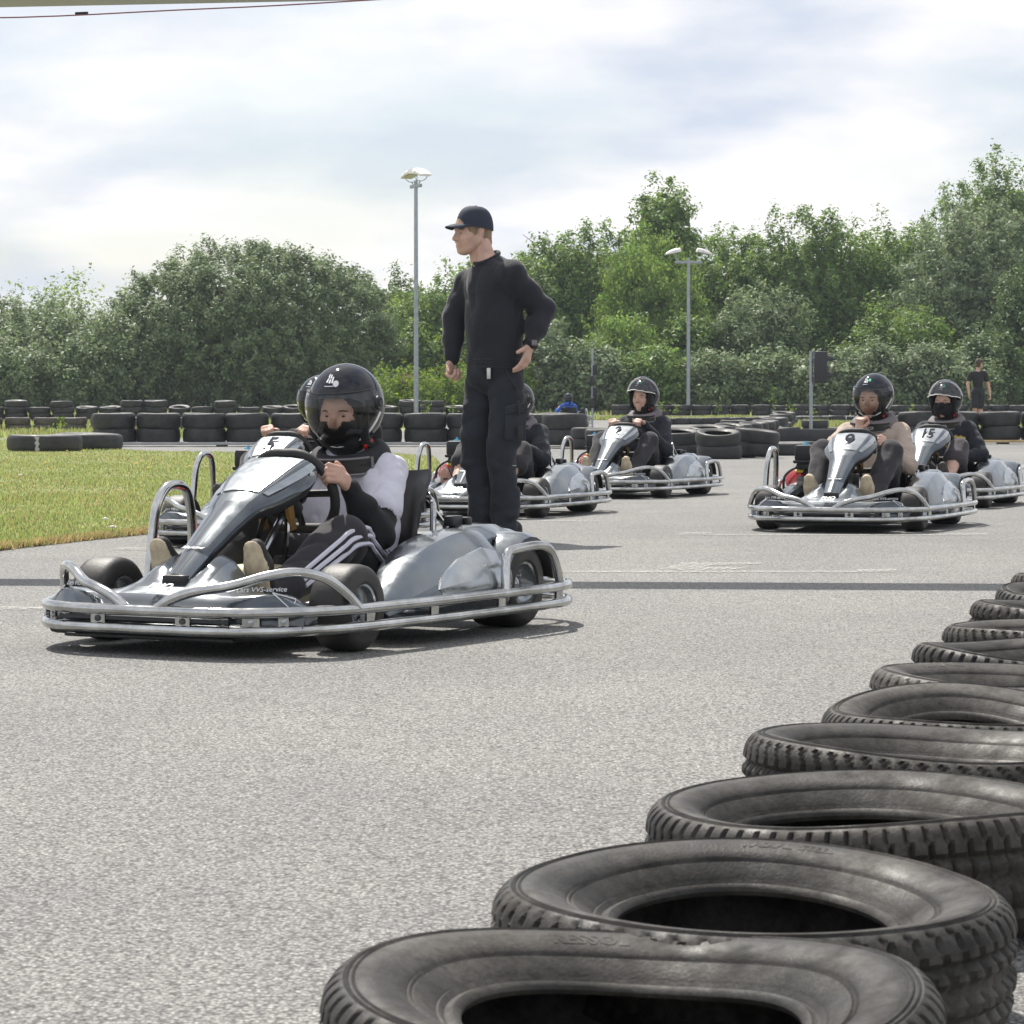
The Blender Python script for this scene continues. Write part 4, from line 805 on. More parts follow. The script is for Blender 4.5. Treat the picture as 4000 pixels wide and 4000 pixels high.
def make_kart(label, number, band, seed=0, accent=None, steer=0.0, dig_col=None):
    k = empty('go_kart'); tag(k, label, 'go-kart', 'rental go-karts on the track')
    # --- bumper: two galvanised rails, front plate with slots, welded tabs
    b_ = MB(); b_.tube([(x, y, .134) for x, y in RING2], .0165, 10, closed=True, res=3); up = b_.build('upper_bumper_rail', M_('chrome'), k)
    b_ = MB(); b_.tube([(x*.999, y*.999, .080) for x, y in RING2], .0165, 10, closed=True, res=3); b_.build('lower_bumper_rail', M_('chrome'), k)
    for y in (-.42,-.35,-.28,-.15,.15,.28,.35,.42):
        b_ = MB(); x = float(np.interp(abs(y), [0,.2,.30,.38,.45], [.965,.96,.938,.895,.81])); wd = .05 if abs(y) in (.15,.35) else .03
        n_ = Vector((1, 0, 0)) if abs(y) < .33 else Vector((.8, .6*(1 if y > 0 else -1), 0)); an = math.atan2(n_.y, n_.x)
        b_.box((x, y, .107), (.008, wd, .040), Matrix.Rotation(an, 3, 'Z')); tb = b_.build('bumper_tab', M_('chrome'), up, False)
        v, f = lathe([(0,.0075),(.009,.006),(.010,0)], 10); mesh_obj('bolt', xf(v, frame((x+n_.x*.003, y+n_.y*.003, .107), (0,0,1), (0,1,0)) if False else Matrix.Translation((x+n_.x*.003, y+n_.y*.003, .107)) @ Matrix.Rotation(an, 4, 'Z') @ Matrix.Rotation(R(90), 4, 'Y')), f, M_('engine_metal') if abs(y) in (.15,) else M_('silver_light'), tb)
    for x in (.55,.22,-.18,-.60):
        for sg in (-1, 1):
            b_ = MB(); b_.box((x, sg*ring_y(x), .107), (.045, .008, .040)); b_.build('bumper_tab', M_('chrome'), up, False)
    b_ = MB(); b_.tube([(.945, -.30, .107), (.956, 0, .107), (.945, .30, .107)], .010, 6); b_.build('bumper_backing', M_('black_plastic'), up)
    # --- front guard hoops
    for sg in (1, -1):
        b_ = MB(); b_.tube([(x, sg*y, z) for x, y, z in ((.960,.055,.140),(.950,.10,.168),(.93,.17,.192),(.88,.26,.208),(.815,.345,.236),(.765,.41,.246),(.70,.470,.228),(.645,.51,.180),(.61,.532,.136))], .0150, 10, res=5)
        b_.build('front_guard', M_('chrome'), k)
        b_ = MB(); b_.tube([(x, sg*y, z) for x, y, z in ((-.21,.582,.138),(-.215,.578,.20),(-.235,.572,.252),(-.29,.566,.268),(-.45,.566,.275),(-.53,.570,.262),(-.575,.574,.21),(-.61,.572,.138))], .0150, 10, res=5)
        b_.build('side_guard', M_('chrome'), k)
        b_ = MB(); b_.tube([(-.62,.29*sg,.30),(-.72,.32*sg,.30),(-.82,.38*sg,.235),(-.885,.40*sg,.136)], .0135, 8, res=4); b_.build('rear_guard', M_('chrome'), k)
    b_ = MB(); b_.tube([(.12,-.570,.138),(.10,-.570,.26),(.08,-.565,.39),(.035,-.56,.455),(-.03,-.56,.468),(-.09,-.56,.445),(-.125,-.565,.36),(-.14,-.572,.25),(-.145,-.580,.138)], .0165, 10, res=5); b_.build('engine_guard', M_('chrome'), k)
    # --- chassis tray and tubes
    b_ = MB(); b_.box((.32, 0, .052), (1.22, .60, .012), bev=.004); b_.box((.79, 0, .070), (.26, .74, .036), bev=.015); b_.build('floor_tray', M_('black_plastic'), k)
    b_ = MB()
    for sg in (1, -1): b_.tube([(.80,.26*sg,.06),(.40,.30*sg,.06),(0,.31*sg,.06),(-.45,.30*sg,.07),(-.80,.30*sg,.09)], .015, 8)
    b_.tube([(-.52,-.40,.14),(-.52,.40,.14)], .02, 10); b_.tube([(.52,-.34,.13),(.52,.34,.13)], .013, 8); b_.tube([(-.80,-.30,.09),(-.915,-.3,.1)], .012, 6); b_.tube([(-.80,.30,.09),(-.915,.3,.1)], .012, 6)
    b_.tube([(.80,.26,.06),(.955,.25,.08)], .012, 6); b_.tube([(.80,-.26,.06),(.955,-.25,.08)], .012, 6)
    b_.build('chassis', M_('engine_metal'), k)
    wheel(k, .52, .435, .130, .130, steer); wheel(k, .52, -.435, .130, .130, steer); wheel(k, -.52, .405, .140, .185); wheel(k, -.52, -.405, .140, .185)
    # --- nose fairing: height field with raised centre horns
    ys = [i/24*2-1 for i in range(25)]; nx = 13; top = []
    def nose(u, t):
        y = u*.465; a = abs(y); xf_ = .935-.60*max(0, a-.22)**1.35-.06*a; xb = .64 if a < .20 else (.64+.09*sst(.20,.30,a))
        x = xf_+(xb-xf_)*t
        horn = math.exp(-((a-.085)/.055)**2)
        ctr = .060*sst(.15,.85,t)*(1-sst(.08,.26,a))
        z = .122+.052*sst(0,.28,t)+ctr+.050*horn*sst(.35,1,t)+.012*math.sin(t*3.1)*sst(.2,.4,a)-.045*sst(.8,1.0,a/.465)
        if a < .055: z -= .030*sst(.5,.9,t)
        return (x, y, z)
    rg = [[nose(u, i/(nx-1)) for u in ys] for i in range(nx)]
    v, f = loft(rg, cap=False, closed=False); mi = []
    for i in range(nx-1):
        for j in range(24):
            a = abs(ys[j]+1/24)*.465
            mi.append(1 if (a < .115 and i > 4) or i < 3 else (2 if .20 < a+.012*i < .40 and 3 <= i < 7 else (1 if a > .36 else 0)))
    nb = len(v); per = [j for j in range(25)]+[i*25+24 for i in range(1, nx)]+[(nx-1)*25+j for j in range(23, -1, -1)]+[i*25 for i in range(nx-2, 0, -1)]
    for q in per: v.append((v[q][0]*.998, v[q][1]*.99, .085))
    for q in range(len(per)): q2 = (q+1) % len(per); f.append((per[q2], per[q], nb+q, nb+q2)); mi.append(1)
    b_ = MB(); b_.add(v, f, mi); ns = b_.build('nose_fairing', [M_('silver'), M_('silver_dark'), M_('silver_light')], k)
    nrm = Vector((.62, 0, .78))
    text_obj('nose_lettering', 'PHO', .040, M_('white_print'), ns, frame((.863, 0, .1985), (0,1,0), (-.80,0,.46)), .001, .25, .0008)
    text_obj('nose_lettering', 'SPEED', .030, M_('white_print'), ns, frame((.893, 0, .187), (0,1,0), (-.80,0,.30)), .001, .25, .0008)
    for sg in (1, -1):
        text_obj('nose_lettering', 'Lars VVS-service', .022, M_('white_print'), ns, frame((.815, sg*.325, .196), (.42*-sg*1.0, 1, .02) if sg > 0 else (.42, 1, .02), (-.5,0,.9)), .0008, .15)
        tp = [nose(sg*u, t) for u, t in ((.80,.30),(.93,.18),(.90,.62))]
        b_ = MB(); b_.tube([Vector(p)+Vector((.004,0,.006)) for p in tp+[tp[0]]], .0022, 5, smooth=False); b_.build('nose_chevron', M_('white_print'), ns)
    # --- steering fairing (number panel shield)
    S = [(0.785,0.228,0.03,0.046,0.014,0.034),(0.7377,0.262,0.033,0.05,0.014,0.038),(0.6964,0.291,0.036,0.054,0.014,0.04),(0.6706,0.309,0.037,0.056,0.014,0.042),(0.6001,0.357,0.043,0.065,0.016,0.046),(0.5287,0.403,0.05,0.076,0.018,0.05),(0.4952,0.424,0.054,0.084,0.02,0.054),(0.4797,0.436,0.056,0.094,0.022,0.06),(0.4298,0.466,0.072,0.126,0.034,0.078),(0.3722,0.498,0.088,0.148,0.042,0.085),(0.312,0.527,0.099,0.156,0.046,0.086),(0.2604,0.549,0.106,0.15,0.045,0.078),(0.2217,0.562,0.11,0.134,0.038,0.062),(0.2088,0.556,0.104,0.126,0.034,0.05)]
    nv = Vector((.545, 0, .838)); rg = []
    for i, (x, z, a, bb, d1, d2) in enumerate(S):
        o = Vector((x, 0, z)); mk = lambda y, d: o+Vector((0, y, 0))-nv*d
        rg.append([mk(-bb*.88,d2), mk(-bb,d1+.012), mk(-bb*.985,d1), mk(-a,.004), mk(-a*.45,-.003), mk(0,-.005), mk(a*.45,-.003), mk(a,.004), mk(bb*.985,d1), mk(bb,d1+.012), mk(bb*.88,d2)])
    v, f = loft(rg); m = 11; mi = []
    for i in range(len(rg)-1):
        for j in range(m):
            if j in (0, 9, 10): c = 3
            elif i in (2,): c = 1
            elif i < 2: c = 1 if j in (4,5) else 0
            elif i < 7: c = (2 if j in (4,5) else (1 if j in (2,7,1,8) else 0))
            elif j in (2, 7): c = 1
            elif j in (1, 8): c = 2
            else: c = 0
            mi.append(c)
    mi += [3, 3]
    b_ = MB(); b_.add(v, f, mi); fr = b_.build('steering_fairing', [M_('silver'), M_('silver_dark'), M_('silver_mid'), M_('black_plastic')], k)
    def panel(name, i0, i1, k0, k1, off, m_, parent, inset=0.0):
        t = []
        for i in (i0, i1):
            for q in (k0, k1): t.append(Vector(rg[i][q])+nv*off)
        c = sum(t, Vector())/4; t = [p+(c-p)*inset for p in t]; lo = [p-nv*(off+.004) for p in t]
        return mesh_obj(name, t+lo, [(0,1,3,2),(0,4,5,1),(2,3,7,6),(0,2,6,4),(1,5,7,3)], m_, parent, False)
    v = []
    pr = [[Vector(rg[i][q]).lerp(Vector(rg[i][5]), .10 if q in (3, 7) else 0)+nv*.004 for q in range(3, 8)] for i in range(8, 13)]
    v0, f0 = loft(pr, False, False); v1 = [p-nv*.008 for p in v0]; nn = len(v0); per = [0,1,2,3,4,9,14,19,24,23,22,21,20,15,10,5]
    np_ = mesh_obj('number_panel', v0+v1, f0+[(per[(q+1) % 16], per[q], per[q]+nn, per[(q+1) % 16]+nn) for q in range(16)], M_('silver_light'), fr, True)
    if number:
        cpt = Vector((.268, 0, .518))+nv*.0125
        text_obj('race_number', number, .112, M_('digit') if not dig_col else M_(dig_col), np_, frame(cpt, (0,1,0), (-.87,0,.49)), .001, .10, .006, .80 if len(number) == 1 else .66)
    for sg in (1, -1):                                   # bright stripe beside the number panel
        q = 3 if sg < 0 else 7; q2 = 2 if sg < 0 else 8
        n2 = (nv+Vector((0, sg*1.1, 0))).normalized(); A = []; Bq = []
        for j, i in enumerate(range(8, 13)):
            p, p2 = Vector(rg[i][q]), Vector(rg[i][q2]); f0_, f1_ = .06+.06*j, .40+.10*j; A.append(p.lerp(p2, f0_)); Bq.append(p.lerp(p2, f1_))
        t = [x_+n2*.004 for x_ in A+Bq]+[x_-n2*.006 for x_ in A+Bq]; ff = []
        for j in range(4): ff += [(j, j+1, j+6, j+5), (j+10, j+15, j+16, j+11), (j, j+10, j+11, j+1), (j+5, j+6, j+16, j+15)]
        ff += [(0, 5, 15, 10), (4, 14, 19, 9)]
        mesh_obj('stripe', t, ff, M_('silver_light'), fr, False)
    cpt = Vector((.684, 0, .300))+nv*.0065
    text_obj('band_lettering', band, .021, M_('white_print'), fr, frame(cpt, (0,1,0), (-.87,0,.49)), .0006, 0, 0, .9)
    b_ = MB(); b_.box((.772, 0, .212), (.05, .085, .034), bev=.008); b_.box((.755, 0, .18), (.05, .06, .05)); b_.build('fairing_mount', M_('black_plastic'), k)
    for sg in (1, -1):
        v, f = lathe([(0,.006),(.011,.005),(.013,0)], 12); mesh_obj('fairing_bolt', xf(v, Matrix.Translation((.240, sg*.138, .513)) @ Matrix.Rotation(R(-90*sg), 4, 'X')), f, M_('silver_light'), fr)
    # --- steering wheel and column
    u = Vector((.40,0,.917)); c0 = Vector((.122,0,.455)); sd = Vector((0,1,0)); pts = []
    for q in range(20):
        a = 2*math.pi*q/20; yy = math.cos(a)*.146; zz = math.sin(a)*.148; zz = max(-.125, min(.135, zz)); pts.append(c0+sd*yy+u*zz)
    b_ = MB(); b_.tube(pts, .0165, 10, closed=True, res=2); sw = b_.build('steering_wheel', M_('black_rubber'), k)
    b_ = MB(); ax = sd.cross(u).normalized()
    for yy, zz in ((.132,0),(-.132,0),(0,-.12)): b_.tube([c0+ax*.012*(1 if ax.x > 0 else -1), c0+sd*yy+u*zz], .012, 6)
    b_.add(*[(xf(v, frame(c0, (0,1,0), u)), f) for v, f in [lathe([(0,.02),(.04,.02),(.045,.0),(.04,-.02),(0,-.02)], 16)]][0]); b_.build('wheel_hub', M_('black_plastic'), sw)
    b_ = MB()
    b_.tube([c0, (.48,0,.10)], .011, 8); b_.build('steering_column', M_('silver_light'), k)
    b_ = MB(); b_.tube([(.22,.03,.43),(.26,.055,.30),(.34,.06,.07)], .009, 6); b_.tube([(.22,-.03,.43),(.26,-.055,.30),(.34,-.06,.07)], .009, 6); b_.build('column_stay', M_('chrome'), k)
    b_ = MB(); b_.box((.195,0,.42), (.10,.10,.05), Matrix.Rotation(R(-35), 3, 'Y'), bev=.01); b_.build('column_bracket', M_('black_plastic'), k)
    for sg in (1, -1): b_ = MB(); b_.box((.23,.052*sg,.385), (.03,.014,.09), Matrix.Rotation(R(15), 3, 'Y')); b_.build('copper_clip', M_('copper'), k)
    # --- fuel tank, pedals
    b_ = MB(); rgt = []
    for z, s_ in ((.062,.90),(.075,1),(.15,1),(.215,.92),(.235,.75)): rgt.append([(.29+dx*s_, dy*s_, z) for dx, dy in ((-.12,-.09),(-.09,-.105),(.09,-.105),(.12,-.09),(.12,.09),(.09,.105),(-.09,.105),(-.12,.09))])
    v, f = loft(rgt); b_.add(v, f); v, f = lathe([(0,.262),(.028,.26),(.03,.235)], 14); b_.build('fuel_tank', M_('cream_tank'), k); mesh_obj('tank_cap', xf(v, Matrix.Translation((.24,.03,0))), f, M_('black_plastic'), k)
    for sg in (1, -1):
        b_ = MB(); b_.box((.605, sg*.165, .135), (.022, .105, .10), Matrix.Rotation(R(-20), 3, 'Y'), bev=.008); b_.tube([(.60,.165*sg,.10),(.58,.13*sg,.06)], .009, 6); b_.build('pedal', M_('black_plastic'), k)
    # --- seat
    prof = [(.02,.105),(-.06,.075),(-.18,.068),(-.27,.085),(-.345,.15),(-.385,.25),(-.415,.36),(-.435,.46),(-.445,.515)]
    P = spline([(x, 0, z) for x, z in prof], 3); rg = []
    n = len(P)
    for i, p in enumerate(P):
        t = i/(n-1); hw = .165+.035*math.sin(t*3.14); lift = .10*(1-t)+.02; fwd = .13*sst(.3,.65,t)*(1-.75*sst(.7,1,t)); row = []
        for q in range(13):
            w = q/12*2-1; e_ = max(0, abs(w)-.45)/.55; e_ = e_*e_
            row.append((p.x+fwd*e_+.0, w*(hw+.02*e_), p.z+lift*e_*(1 if t < .7 else .3)))
        rg.append(row)
    back = [[(x-.012, y*1.02, z-.010) for x, y, z in r] for r in rg]
    v1, f1 = loft(rg, False, False); v2, f2 = loft(back, False, False); nn = len(v1); m = 13
    ff = f1+[tuple(reversed([q+nn for q in g])) for g in f2]; per = list(range(m))+[i*m+m-1 for i in range(1, n)]+[(n-1)*m+j for j in range(m-2, -1, -1)]+[i*m for i in range(n-2, 0, -1)]
    for q in range(len(per)): a, c = per[q], per[(q+1) % len(per)]; ff.append((c, a, a+nn, c+nn))
    mesh_obj('seat', v1+v2, ff, M_('black_plastic'), k)
    for sg in (1, -1):
        b_ = MB(); b_.tube([(-.385,.195*sg,.425),(-.36,.225*sg,.418),(-.335,.245*sg,.39),(-.32,.25*sg,.25),(-.30,.25*sg,.08)], .0105, 8, res=4); b_.tube([(-.335,.245*sg,.39),(-.44,.25*sg,.30),(-.52,.25*sg,.14)], .009, 6); b_.build('seat_strut', M_('chrome'), k)
    pod(1, k); pod(-1, k)
    b_ = MB(); b_.box((-.63,0,.245), (.26,.46,.13), bev=.03); b_.build('rear_cover', M_('black_plastic'), k)
    b_ = MB(); b_.box((-.40,.285,.352), (.075,.035,.035), bev=.006); b_.box((-.46,.285,.348), (.03,.06,.03), bev=.005); b_.build('battery_clip', M_('black_plastic'), k)
    # --- engine on the right side: air box, tank, red fan cover, yellow sticker, exhaust
    b_ = MB(); b_.box((-.36,-.36,.20), (.22,.20,.20), bev=.02)
    for q in range(6): b_.box((-.245,-.36,.13+q*.026), (.03,.17,.008))
    eng = b_.build('engine', M_('engine_metal'), k)
    b_ = MB(); b_.box((-.36,-.425,.437), (.115,.125,.105), bev=.018); b_.box((-.36,-.425,.385), (.128,.138,.022), bev=.008); b_.box((-.36,-.425,.352), (.10,.11,.05), bev=.015); b_.box((-.36,-.425,.31), (.06,.05,.06), bev=.01); ab = b_.build('air_box', M_('black_plastic'), eng)
    v, f = lathe([(0,.512),(.008,.511),(.009,.497),(.022,.496),(.024,.488),(.03,.486)], 14); mesh_obj('air_box_knob', xf(v, Matrix.Translation((-.36,-.425,0))), f, M_('blue_knob'), ab)
    rgt = []
    for y, rr, dz in ((-.385,.030,0),(-.37,.045,0),(-.33,.052,.004),(-.27,.053,.006),(-.22,.048,.004),(-.19,.035,0)):
        rgt.append([(-.30+rr*1.5*math.cos(a), y, .352+dz+rr*math.sin(a)*1.02) for a in [R(q*22.5) for q in range(16)]])
    v, f = loft(rgt); b_ = MB(); b_.add(v, f); ft = b_.build('engine_shroud', M_('silver'), eng)
    for q in range(3):
        b_ = MB(); b_.tube([(-.232+.006*q,-.35,.382-.022*q),(-.226+.006*q,-.30,.384-.022*q),(-.232+.006*q,-.225,.382-.022*q)], .008, 6); b_.build('cooling_rib', M_('silver_light'), ft)
    v, f = lathe([(0,.055),(.03,.055),(.058,.045),(.070,.02),(.072,-.03),(.066,-.05)], 22); mesh_obj('fan_cover', xf(v, Matrix.Translation((-.335,-.475,.262)) @ Matrix.Rotation(R(62), 4, 'Y') @ Matrix.Rotation(R(20), 4, 'X')), f, M_('red_paint'), eng)
    b_ = MB()
    for q in range(5): b_.box((-.40+.0*q,-.545,.225+q*.02), (.07,.010,.010))
    b_.box((-.375,-.50,.262), (.09,.09,.10), bev=.02); b_.build('recoil_cover', M_('red_paint'), eng)
    b_ = MB(); b_.box((-.315,-.452,.332), (.045,.05,.012), Matrix.Rotation(R(25), 3, 'Y'), bev=.004); b_.build('warning_sticker', M_('yellow'), eng)
    b_ = MB(); b_.tube([(-.28,-.545,.19),(-.275,-.54,.29),(-.285,-.48,.345),(-.30,-.43,.34)], .008, 6); b_.build('hose', M_('black_rubber'), eng); b_ = MB(); b_.tube([(-.24,-.32,.24),(-.16,-.33,.16),(-.10,-.30,.09)], .006, 6); b_.build('throttle_cable', M_('black_rubber'), eng)
    b_ = MB(); b_.tube([(-.22,-.34,.22),(-.17,-.36,.17),(-.12,-.35,.10)], .005, 6); b_.build('cable_loom', M_('copper'), eng)
    eng.location = (.12, .02, 0)
    if accent:
        b_ = MB(); b_.box((-.70,.0,.30), (.04,.40,.05), bev=.01); b_.build('blue_rear_panel', M_(accent), k)
    return k
# ================================================================== people: one continuous surface per body from blended limbs
def surface_net(D, org, h):
    ins = D < 0; nx, ny, nz = D.shape
    c = [ins[i:nx-1+i, j:ny-1+j, k:nz-1+k] for i in (0,1) for j in (0,1) for k in (0,1)]
    s = sum(a.astype(np.int8) for a in c); mix = (s > 0) & (s < 8); idx = np.argwhere(mix)
    if len(idx) == 0: return np.zeros((0,3)), []
    acc = np.zeros((len(idx), 3)); cnt = np.zeros(len(idx)); I, J, K = idx.T
    cor = [(i,j,k) for i in (0,1) for j in (0,1) for k in (0,1)]
    val = {q: D[I+q[0], J+q[1], K+q[2]] for q in cor}
    for a in cor:
        for ax in range(3):
            if a[ax] == 0:
                b = list(a); b[ax] = 1; b = tuple(b); va, vb = val[a], val[b]; cr = (va < 0) != (vb < 0)
                t = np.where(cr, va/(va-vb+1e-12), 0); p = np.array(a, float)[None]+t[:, None]*np.eye(3)[ax]
                acc[cr] += p[cr]; cnt[cr] += 1
    V = (idx+acc/cnt[:, None])*h+np.array(org)
    vid = -np.ones(mix.shape, np.int64); vid[I, J, K] = np.arange(len(idx)); F = []
    for ax in range(3):
        sl0 = [slice(1,-1)]*3; sl1 = [slice(1,-1)]*3; sl0[ax] = slice(0,-1); sl1[ax] = slice(1,None)
        a = ins[tuple(sl0)]; b = ins[tuple(sl1)]; e = np.argwhere(a != b)
        if len(e) == 0: continue
        off = np.ones(3, int); off[ax] = 0; e = e+off; u, w = [q for q in range(3) if q != ax]
        def g(du, dw):
            q = e.copy(); q[:, u] -= du; q[:, w] -= dw; return vid[q[:,0], q[:,1], q[:,2]]
        f = np.stack([g(1,1), g(0,1), g(0,0), g(1,0)], 1); flip = ins[e[:,0], e[:,1], e[:,2]]
        if ax == 1: flip = ~flip
        f[~flip] = f[~flip][:, ::-1]; f = f[(f >= 0).all(1)]; F.append(f)
    return V, np.concatenate(F)
def vnoise(P, sc, seed=0):
    rs = np.random.default_rng(seed); o = 0
    for k in range(5):
        w = rs.normal(0, 1, (3, 3))*sc*.8; ph = rs.uniform(0, 6.28, 3); q = P @ w+ph; o = o+np.sin(q[..., 0]+1.3*np.sin(q[..., 1]))*np.cos(q[..., 2]*.6)
    return o/2.6
def ridged(P, sc, seed=0):
    return 1-2*np.abs(vnoise(P, sc, seed))**.6
class Body:
    """prims: (a, b, ra, rb, mat, k, flat_axis, flat, paint)   flat<1 squeezes the section along flat_axis"""
    def __init__(s): s.p = []; s.cut = []
    def cap(s, a, b, ra, rb, m, k=.02, axis=None, flat=1.0, paint=None):
        s.p.append((np.array(a, float), np.array(b, float), ra, rb, m, k, None if axis is None else np.array(axis, float)/np.linalg.norm(axis), flat, paint)); return s
    def chain(s, pts, m, k=.02, axis=None, flat=1.0):
        for (a, ra), (b, rb) in zip(pts[:-1], pts[1:]): s.cap(a, b, ra, rb, m, k, axis, flat)
        return s
    def ball(s, c, r, m, k=.015, axis=None, flat=1.0): return s.cap(c, np.array(c, float)+1e-5, r, r, m, k, axis, flat)
    def dig(s, c, r, k=.006, m=None): s.cut.append((np.array(c, float), r, k, m)); return s
    def mesh(s, h, wrinkle=None):
        lo = np.min([np.minimum(p[0], p[1])-max(p[2], p[3]) for p in s.p], 0)-4*h; hi = np.max([np.maximum(p[0], p[1])+max(p[2], p[3]) for p in s.p], 0)+4*h
        n = np.ceil((hi-lo)/h).astype(int)+1; D = np.full(n, .2, np.float32); H = np.full(n, .2, np.float32); ID = np.zeros(n, np.int16)
        ax = [lo[i]+h*np.arange(n[i]) for i in range(3)]
        def window(l, u):
            sl = []
            for i in range(3):
                a = max(0, int((l[i]-lo[i])/h)); b = min(n[i], int((u[i]-lo[i])/h)+2); sl.append(slice(a, max(a+1, b)))
            return tuple(sl), np.stack(np.meshgrid(*[ax[i][sl[i]] for i in range(3)], indexing='ij'), -1)
        for a, b, ra, rb, m, k, fa, fl, paint in s.p:
            mg = max(ra, rb)*max(1, 1/fl if fl > 1 else 1)+k+3*h
            sl, X = window(np.minimum(a, b)-mg, np.maximum(a, b)+mg); ab = b-a; L2 = ab @ ab+1e-12; pa = X-a
            t = np.clip((pa @ ab)/L2, 0, 1); dlt = pa-t[..., None]*ab
            if fa is not None: dlt = dlt+((dlt @ fa)*(1/fl-1))[..., None]*fa
            d = np.linalg.norm(dlt, axis=-1)-(ra+(rb-ra)*t)
            if fa is not None and fl < 1: d = d*(.5+.5*fl)
            o = D[sl]; q = np.maximum(k-np.abs(o-d), 0)/max(k, 1e-6); D[sl] = np.minimum(o, d)-q*q*k*.25
            mk = d < H[sl]; mm = np.full(d.shape, m, np.int16)
            if paint is not None: mm = np.where(paint(X, t, dlt), paint.m, m).astype(np.int16)
            ID[sl] = np.where(mk, mm, ID[sl]); H[sl] = np.minimum(H[sl], d)
        for c, r, k, m in s.cut:
            sl, X = window(c-r-k-3*h, c+r+k+3*h); d = r-np.linalg.norm(X-c, axis=-1); o = D[sl]; q = np.maximum(k-np.abs(o-d), 0)/k; D[sl] = np.maximum(o, d)+q*q*k*.25
            if m is not None: ID[sl] = np.where(d > -.25*r, m, ID[sl])
        if wrinkle:
            G = np.stack(np.meshgrid(*ax, indexing='ij'), -1) if D.size < 6e6 else None
            if G is not None:
                nr = np.abs(D) < .03
                for ids, amp, sc, zs in wrinkle:
                    w = nr & np.isin(ID, ids); Q = G[w]*np.array((1,1,zs)); D[w] += amp*vnoise(Q, sc, ids[0]+3)+amp*.8*ridged(Q, sc*.8, ids[0]+17)
        V, F = surface_net(D, lo, h)
        q = np.clip(np.round((V[F].mean(1)-lo)/h).astype(int), 0, n-1); return V, F, ID[q[:,0], q[:,1], q[:,2]]
def merge(parts):
    Vs = []; Fs = []; Is = []; n = 0
    for V, F, I in parts: Vs.append(V); Fs.append(F+n); Is.append(I); n += len(V)
    return np.concatenate(Vs), np.concatenate(Fs), np.concatenate(Is)
def body_obj(name, parts, mats, parent):
    V, F, I = merge(parts); me = bpy.data.meshes.new(name); n = len(F)
    me.vertices.add(len(V)); me.vertices.foreach_set('co', V.astype(np.float32).ravel()); me.loops.add(n*4); me.loops.foreach_set('vertex_index', F.astype(np.int32).ravel())
    me.polygons.add(n); me.polygons.foreach_set('loop_start', np.arange(0, n*4, 4, dtype=np.int32)); me.polygons.foreach_set('loop_total', np.full(n, 4, np.int32))
    for m in mats: me.materials.append(M_(m))
    me.polygons.foreach_set('material_index', I.astype(np.int32)); me.polygons.foreach_set('use_smooth', np.ones(n, bool)); me.update(); me.validate()
    o = bpy.data.objects.new(name, me); COL.objects.link(o); o.parent = parent; return o
def nrm(a): a = np.array(a, float); return a/np.linalg.norm(a)
def hand(B, wrist, fd, pn, thumb, m, curl=(35,45,30), sc=1.0, spread=.06, tcurl=(10,25), tdir=.85):
    """palm from the wrist along fd, fingers bending towards pn, thumb on side `thumb` (unit vector)"""
    fd = nrm(fd); pn = nrm(np.array(pn, float)-fd*(fd @ np.array(pn, float))); sd = np.cross(fd, pn); sd = sd*(1 if sd @ np.array(thumb, float) > 0 else -1); w = np.array(wrist, float)
    kn = w+fd*.085*sc
    B.cap(w, w+fd*.03*sc, .021*sc, .024*sc, m, .012, pn, .72)
    for q in (-1.2, -.4, .4, 1.2): B.cap(w+fd*.025*sc+sd*q*.012*sc, kn+sd*q*.0185*sc, .013*sc, .0115*sc, m, .010)
    for i, (q, ln) in enumerate(((1.5,.92),(.5,1.05),(-.5,.98),(-1.5,.78))):
        p = kn+sd*q*.0185*sc-pn*.002*sc; base = nrm(fd+sd*q*spread); r = .0100*sc; th_ = R(4*i)
        for l, rr, cu in ((.043,.0096,curl[0]),(.027,.0088,curl[1]),(.022,.0080,curl[2])):
            th_ += R(cu); d = base*math.cos(th_)+pn*math.sin(th_); nx = p+d*l*ln*sc; B.cap(p, nx, r, rr*sc, m, .004); p = nx; r = rr*sc
    p = w+fd*.028*sc+sd*.022*sc; d = nrm(fd*.62+sd*tdir+pn*.25)
    B.cap(w+fd*.012*sc+sd*.008*sc, p, .015*sc, .0145*sc, m, .010)
    for l, rr, a in ((.034,.0112,tcurl[0]),(.028,.0098,tcurl[1])):
        d = nrm(d*math.cos(R(a))+(fd*.75+pn*.65)*math.sin(R(a))); nx = p+d*l*sc; B.cap(p, nx, .0128*sc if l > .03 else .0112*sc, rr*sc, m, .004); p = nx
